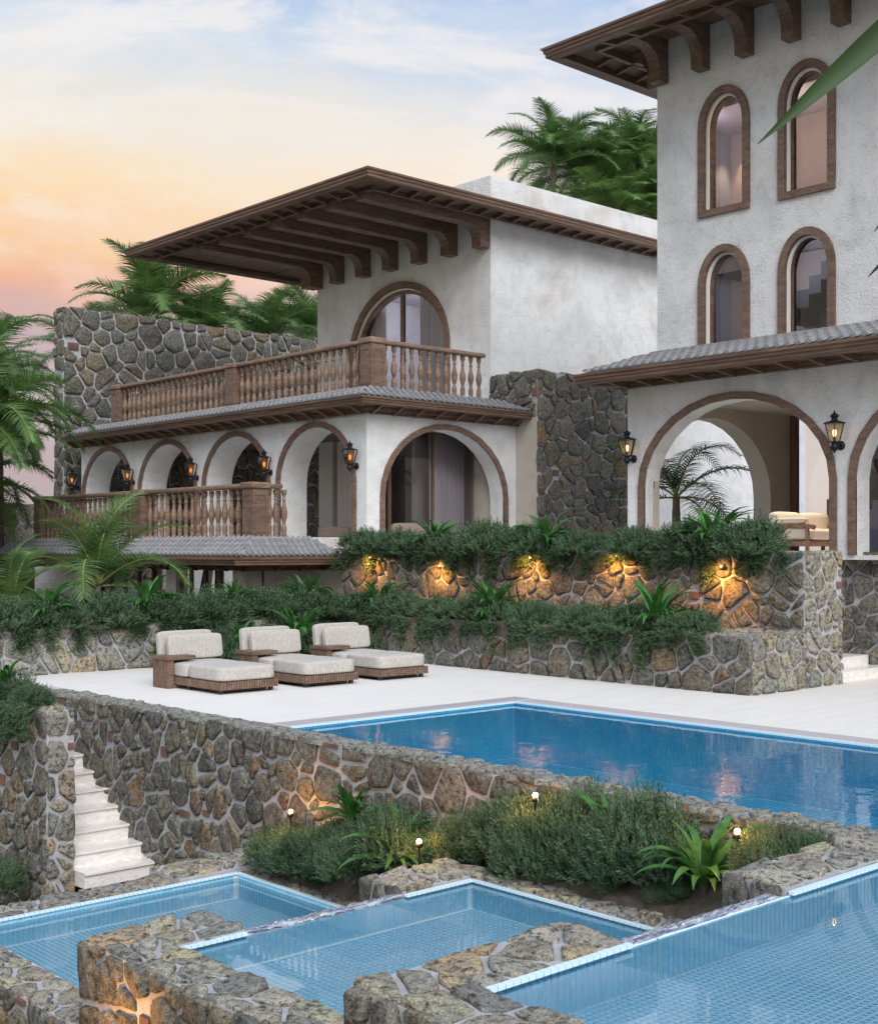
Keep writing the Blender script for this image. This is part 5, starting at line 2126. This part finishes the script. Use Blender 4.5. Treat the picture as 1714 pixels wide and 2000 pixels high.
def palm(x, y, z0, hgt, n, label, seed, kind='big', mat='palm_leaf', s=1.0, lean=(0, 0), group='palm trees', tr=0.13, spread=1.0, azs=None):
    rg = random.Random(seed)
    t_ = thing('palm_tree', label, 'palm tree', group, (x, y, z0))
    top = Vector((lean[0], lean[1], hgt))
    b_ = MB()
    pts = []
    rad = []
    ns = max(4, int(hgt / 0.18))
    for i in range(ns + 1):
        f = i / ns
        pts.append((lean[0] * f * f, lean[1] * f * f, hgt * f))
        rad.append(tr * (1.25 - 0.45 * f) * (1.0 if i % 2 else 0.93))
    b_.tube(pts, rad, 9)
    part('trunk', b_, 'bark', t_, True)
    fm = frond_meshes(kind, mat)
    for k in range(n):
        a = (azs[k] if azs else k * 2.39996 + rg.uniform(-0.25, 0.25))
        age = k / max(1, n - 1)
        tilt = R(-34 + 80 * age * spread) + rg.uniform(-0.12, 0.12)
        rb, lm = fm[rg.randrange(3)]
        sc = s * rg.uniform(0.85, 1.1)
        f_ = link('frond', lm, t_, top, (rg.uniform(-0.35, 0.35), tilt, a), sc)
        r_ = link('rachis', rb, f_)


pal = [(13.0, 30.6, 0.6, 4.4, 24, 'palm with yellowing hanging fronds at the left edge, nearest to the lower balcony', 'big', 1.0, (-0.3, 0)),
       (14.0, 33.2, 0.6, 5.5, 26, 'palm crown halfway between the left edge and the tall rubble wall', 'big', 0.95, (-0.2, 0)),
       (13.6, 34.6, 0.6, 5.2, 22, 'palm behind the leaning trunk at the left edge', 'big', 1.0, (0, 0)),
       (12.9, 31.9, 0.6, 3.0, 20, 'lowest dark palm at the left edge above the side wall', 'big', 0.9, (0, 0)),
       (14.4, 35.3, 0.6, 3.4, 22, 'shaded palm behind the others between the left edge and the lower balcony', 'big', 0.9, (0, 0)),
       (12.6, 33.4, 0.6, 4.6, 22, 'shaded palm cut by the left edge, behind the yellowing one', 'big', 0.9, (0, 0)),
       (15.9, 36.3, 0.6, 4.9, 20, 'palm squeezed against the left end of the tall rubble wall', 'big', 0.8, (0, 0)),
       (22.0, 43.5, 0, 9.2, 16, 'palm peeking over the left end of the tall rubble wall', 'big', 0.8, (0, 0)),
       (25.4, 44.5, 0, 11.0, 24, 'tall palm behind the rubble wall under the left tip of the timber roof', 'big', 1.2, (0, 0)),
       (27.6, 44.0, 0, 10.2, 24, 'round crowned palm behind the middle of the tall rubble wall', 'big', 1.05, (0, 0)),
       (30.6, 44.5, 0, 10.5, 24, 'palm behind the rubble wall just left of the upper storey', 'big', 1.1, (0, 0)),
       (33.6, 45.0, 0, 11.0, 22, 'palm partly hidden by the left corner of the upper storey', 'big', 1.1, (0, 0)),
       (33.0, 30.4, 2, 13.3, 26, 'palm standing farthest left behind the roof parapet', 'big', 0.88, (0, 0)),
       (35.5, 31.0, 2, 13.5, 26, 'dense palm behind the roof, second from the left', 'big', 0.9, (0, 0)),
       (37.6, 30.5, 2, 14.2, 26, 'tallest palm behind the roof, half hidden by the tower', 'big', 0.95, (0, 0)),
       (34.0, 28.7, 2, 11.2, 26, 'low dark palm just above the left part of the sloping parapet', 'big', 0.85, (0, 0)),
       (36.1, 28.4, 2, 11.7, 26, 'low palm above the parapet between two taller crowns', 'big', 0.88, (0, 0)),
       (38.2, 28.0, 2, 11.6, 26, 'low palm above the parapet right beside the tower edge', 'big', 0.9, (0, 0)),
       (35.2, 29.6, 2, 12.2, 24, 'palm in the thick of the green mass left of the tower', 'big', 0.85, (0, 0)),
       (37.4, 29.0, 2, 12.9, 24, 'palm right beside the tower edge at mid height of the mass', 'big', 0.9, (0, 0))]
for k, (x, y, z0, h_, n_, lab, kd, s_, ln) in enumerate(pal):
    palm(x, y, z0, h_, n_, lab, 400 + k, kd, 'palm_leaf', s_, ln)
palm(24.9, 19.0, 2.1, 1.3, 11, 'dark slender palm in the passage seen through the left loggia arch', 431, 'dark', 'palm_leaf_dark', 1.15, (0, 0), tr=0.11)
palm(12.35, 23.6, 0.6, 0.85, 14, 'young bright palm in front of the lower tiled roof', 432, 'small', 'palm_leaf', 1.25, (0, 0), tr=0.08)
palm(10.5, 23.4, 0.6, 0.5, 11, 'young palm cut by the left edge above the garden wall shrubs', 433, 'small', 'palm_leaf', 0.95, (0, 0), tr=0.08)
# leaning trunk at the left edge
t_ = thing('leaning_palm', 'pale leaning palm trunk at the left edge beside the side wall', 'palm tree', None, (14.05, 32.0, 0.6))
b = MB()
b.tube([(0, 0, 0), (-0.25, 0, 1.4), (-0.55, 0, 2.8), (-1.0, 0, 4.6)], [0.17, 0.14, 0.125, 0.11], 10)
part('trunk', b, 'bark', t_, True)
fm = frond_meshes('big', 'palm_leaf')
for k in range(12):
    f_ = link('frond', fm[k % 3][1], t_, (-1.0, 0, 4.6), (0, R(-15 + 5 * k), k * 2.4), 0.9)
    link('rachis', fm[k % 3][0], f_)

# near palm leaf at the right edge
t_ = thing('near_palm', 'long dark green palm blades reaching in from the right edge close to the camera', 'palm tree', None, (4.6, -0.6, -3.2))
b = MB()
b.tube([(0, 0, 0), (0.0, 0, 3.6), (0.0, 0, 7.4)], [0.14, 0.11, 0.09], 9)
part('trunk', b, 'bark', t_, True)


def blade(root, tip, wd, sag):
    root, tip = Vector(root), Vector(tip)
    b_ = MB()
    d = tip - root
    n_ = 10
    view = Vector((0.67, 0.74, 0.15))
    sd_ = d.cross(view).normalized()
    for i in range(n_ + 1):
        f = i / n_
        p = root + d * f + Vector((0, 0, sag * 4 * f * (1 - f)))
        ww = wd * (0.8 + 0.2 * math.sin(PI * f)) * (1 - f ** 2.2) + 0.0015
        off = view * (ww * 0.5)
        b_.v += [(p - sd_ * ww)[:], (p + off)[:], (p + sd_ * ww)[:]]
    for i in range(n_):
        for k in range(2):
            b_.f.append((i * 3 + k, i * 3 + k + 1, (i + 1) * 3 + k + 1, (i + 1) * 3 + k))
    return b_


BLADES = []
for k, (r_, t2, w_, sg) in enumerate((((3.861, 1.894, 3.981), (3.417, 2.298, 3.444), 0.043, 0.0), ((3.908, 1.852, 3.367), (3.761, 2.121, 3.057), 0.022, 0.0), ((3.884, 1.873, 3.572), (3.729, 2.082, 3.187), 0.02, 0.0))):
    mb = blade(r_, t2, w_, sg)
    mb.v = [(x - 4.6, y + 0.6, z + 3.2) for x, y, z in mb.v]
    part('leaf_blade', mb, 'palm_leaf_dark', t_, True)
b = MB()
b.tube([(0, 0, 7.4), (-0.35, 1.2, 7.45), (-0.72, 2.46, 7.25), (-0.70, 2.46, 6.55), (-0.62, 2.40, 6.2)], 0.014, 6)
part('rachis', b, 'rachis', t_, True)

# ================================================================== garden lights
def garden_light(x, y, z, label, aim, power, bulb='bulb_bright', stake=0.25, group='small garden spotlights', spot=None):
    t_ = thing('garden_light', label, 'garden light', group, (x, y, z))
    b_ = MB()
    b_.tube([(0, 0, -stake), (0, 0, -0.05)], 0.010, 6)
    part('stake', b_, 'iron', t_)
    b_ = MB()
    b_.lathe([(0.018, -0.06), (0.036, -0.05), (0.04, -0.015), (0.034, -0.012), (0.0, -0.02)], (0, 0, 0), 12)
    part('lamp_head', b_, 'iron', t_, True)
    b_ = MB()
    b_.lathe([(0.0, 0.026), (0.017, 0.021), (0.025, 0.006), (0.021, -0.012), (0.0, -0.018)], (0, 0, 0), 10)
    part('bulb', b_, bulb, t_, True)
    ld = bpy.data.lights.new('garden_lamp', 'SPOT' if spot else 'POINT')
    ld.energy = power
    ld.color = (1.0, 0.42, 0.085)
    ld.shadow_soft_size = 0.03
    o = link('garden_lamp', ld, t_, aim)
    if spot:
        ld.spot_size = R(150)
        ld.spot_blend = 1.0
        o.rotation_euler = Vector(spot).to_track_quat('-Z', 'Y').to_euler()


garden_light(8.66, 12.0, -0.78, 'glowing garden spotlight nearest the stairs, above shrubs', (-0.08, -0.03, 0.04), 9, stake=0.35)
garden_light(8.30, 9.40, -0.63, 'glowing garden spotlight lowest down, beside a drooping strap plant', (-0.08, 0, 0.05), 10, stake=0.25)
garden_light(8.50, 8.05, -0.02, 'glowing garden spotlight nearest the pool wall top', (-0.08, 0, 0.04), 8, stake=0.35)
garden_light(8.50, 5.9, 0.0, 'glowing garden spotlight among the leaves of the largest strap plant', (-0.05, 0, 0.05), 8, stake=0.3)
pl = [(21.75, 1.78), (19.53, 1.62), (17.0, 1.80), (14.9, 1.85), (12.67, 1.68)]
for k, (y, z) in enumerate(pl):
    garden_light(17.80, y, z + 0.22, 'small warm wall spotlight under the shrubs of the tall planter, %s from its far end' % ORD[k], (-0.27, 0, -0.03), 48, 'bulb_faint', 0.02, 'warm spotlights on the tall planter', (0.75, 0, -0.75))
garden_light(4.16, 8.25, -1.36, 'warm spotlight at the foot of the middle pool wall', (-0.05, 0, 0.10), 24, 'bulb_soft', 1.85, 'spotlights at pool walls', (0.75, 0, 0.65))
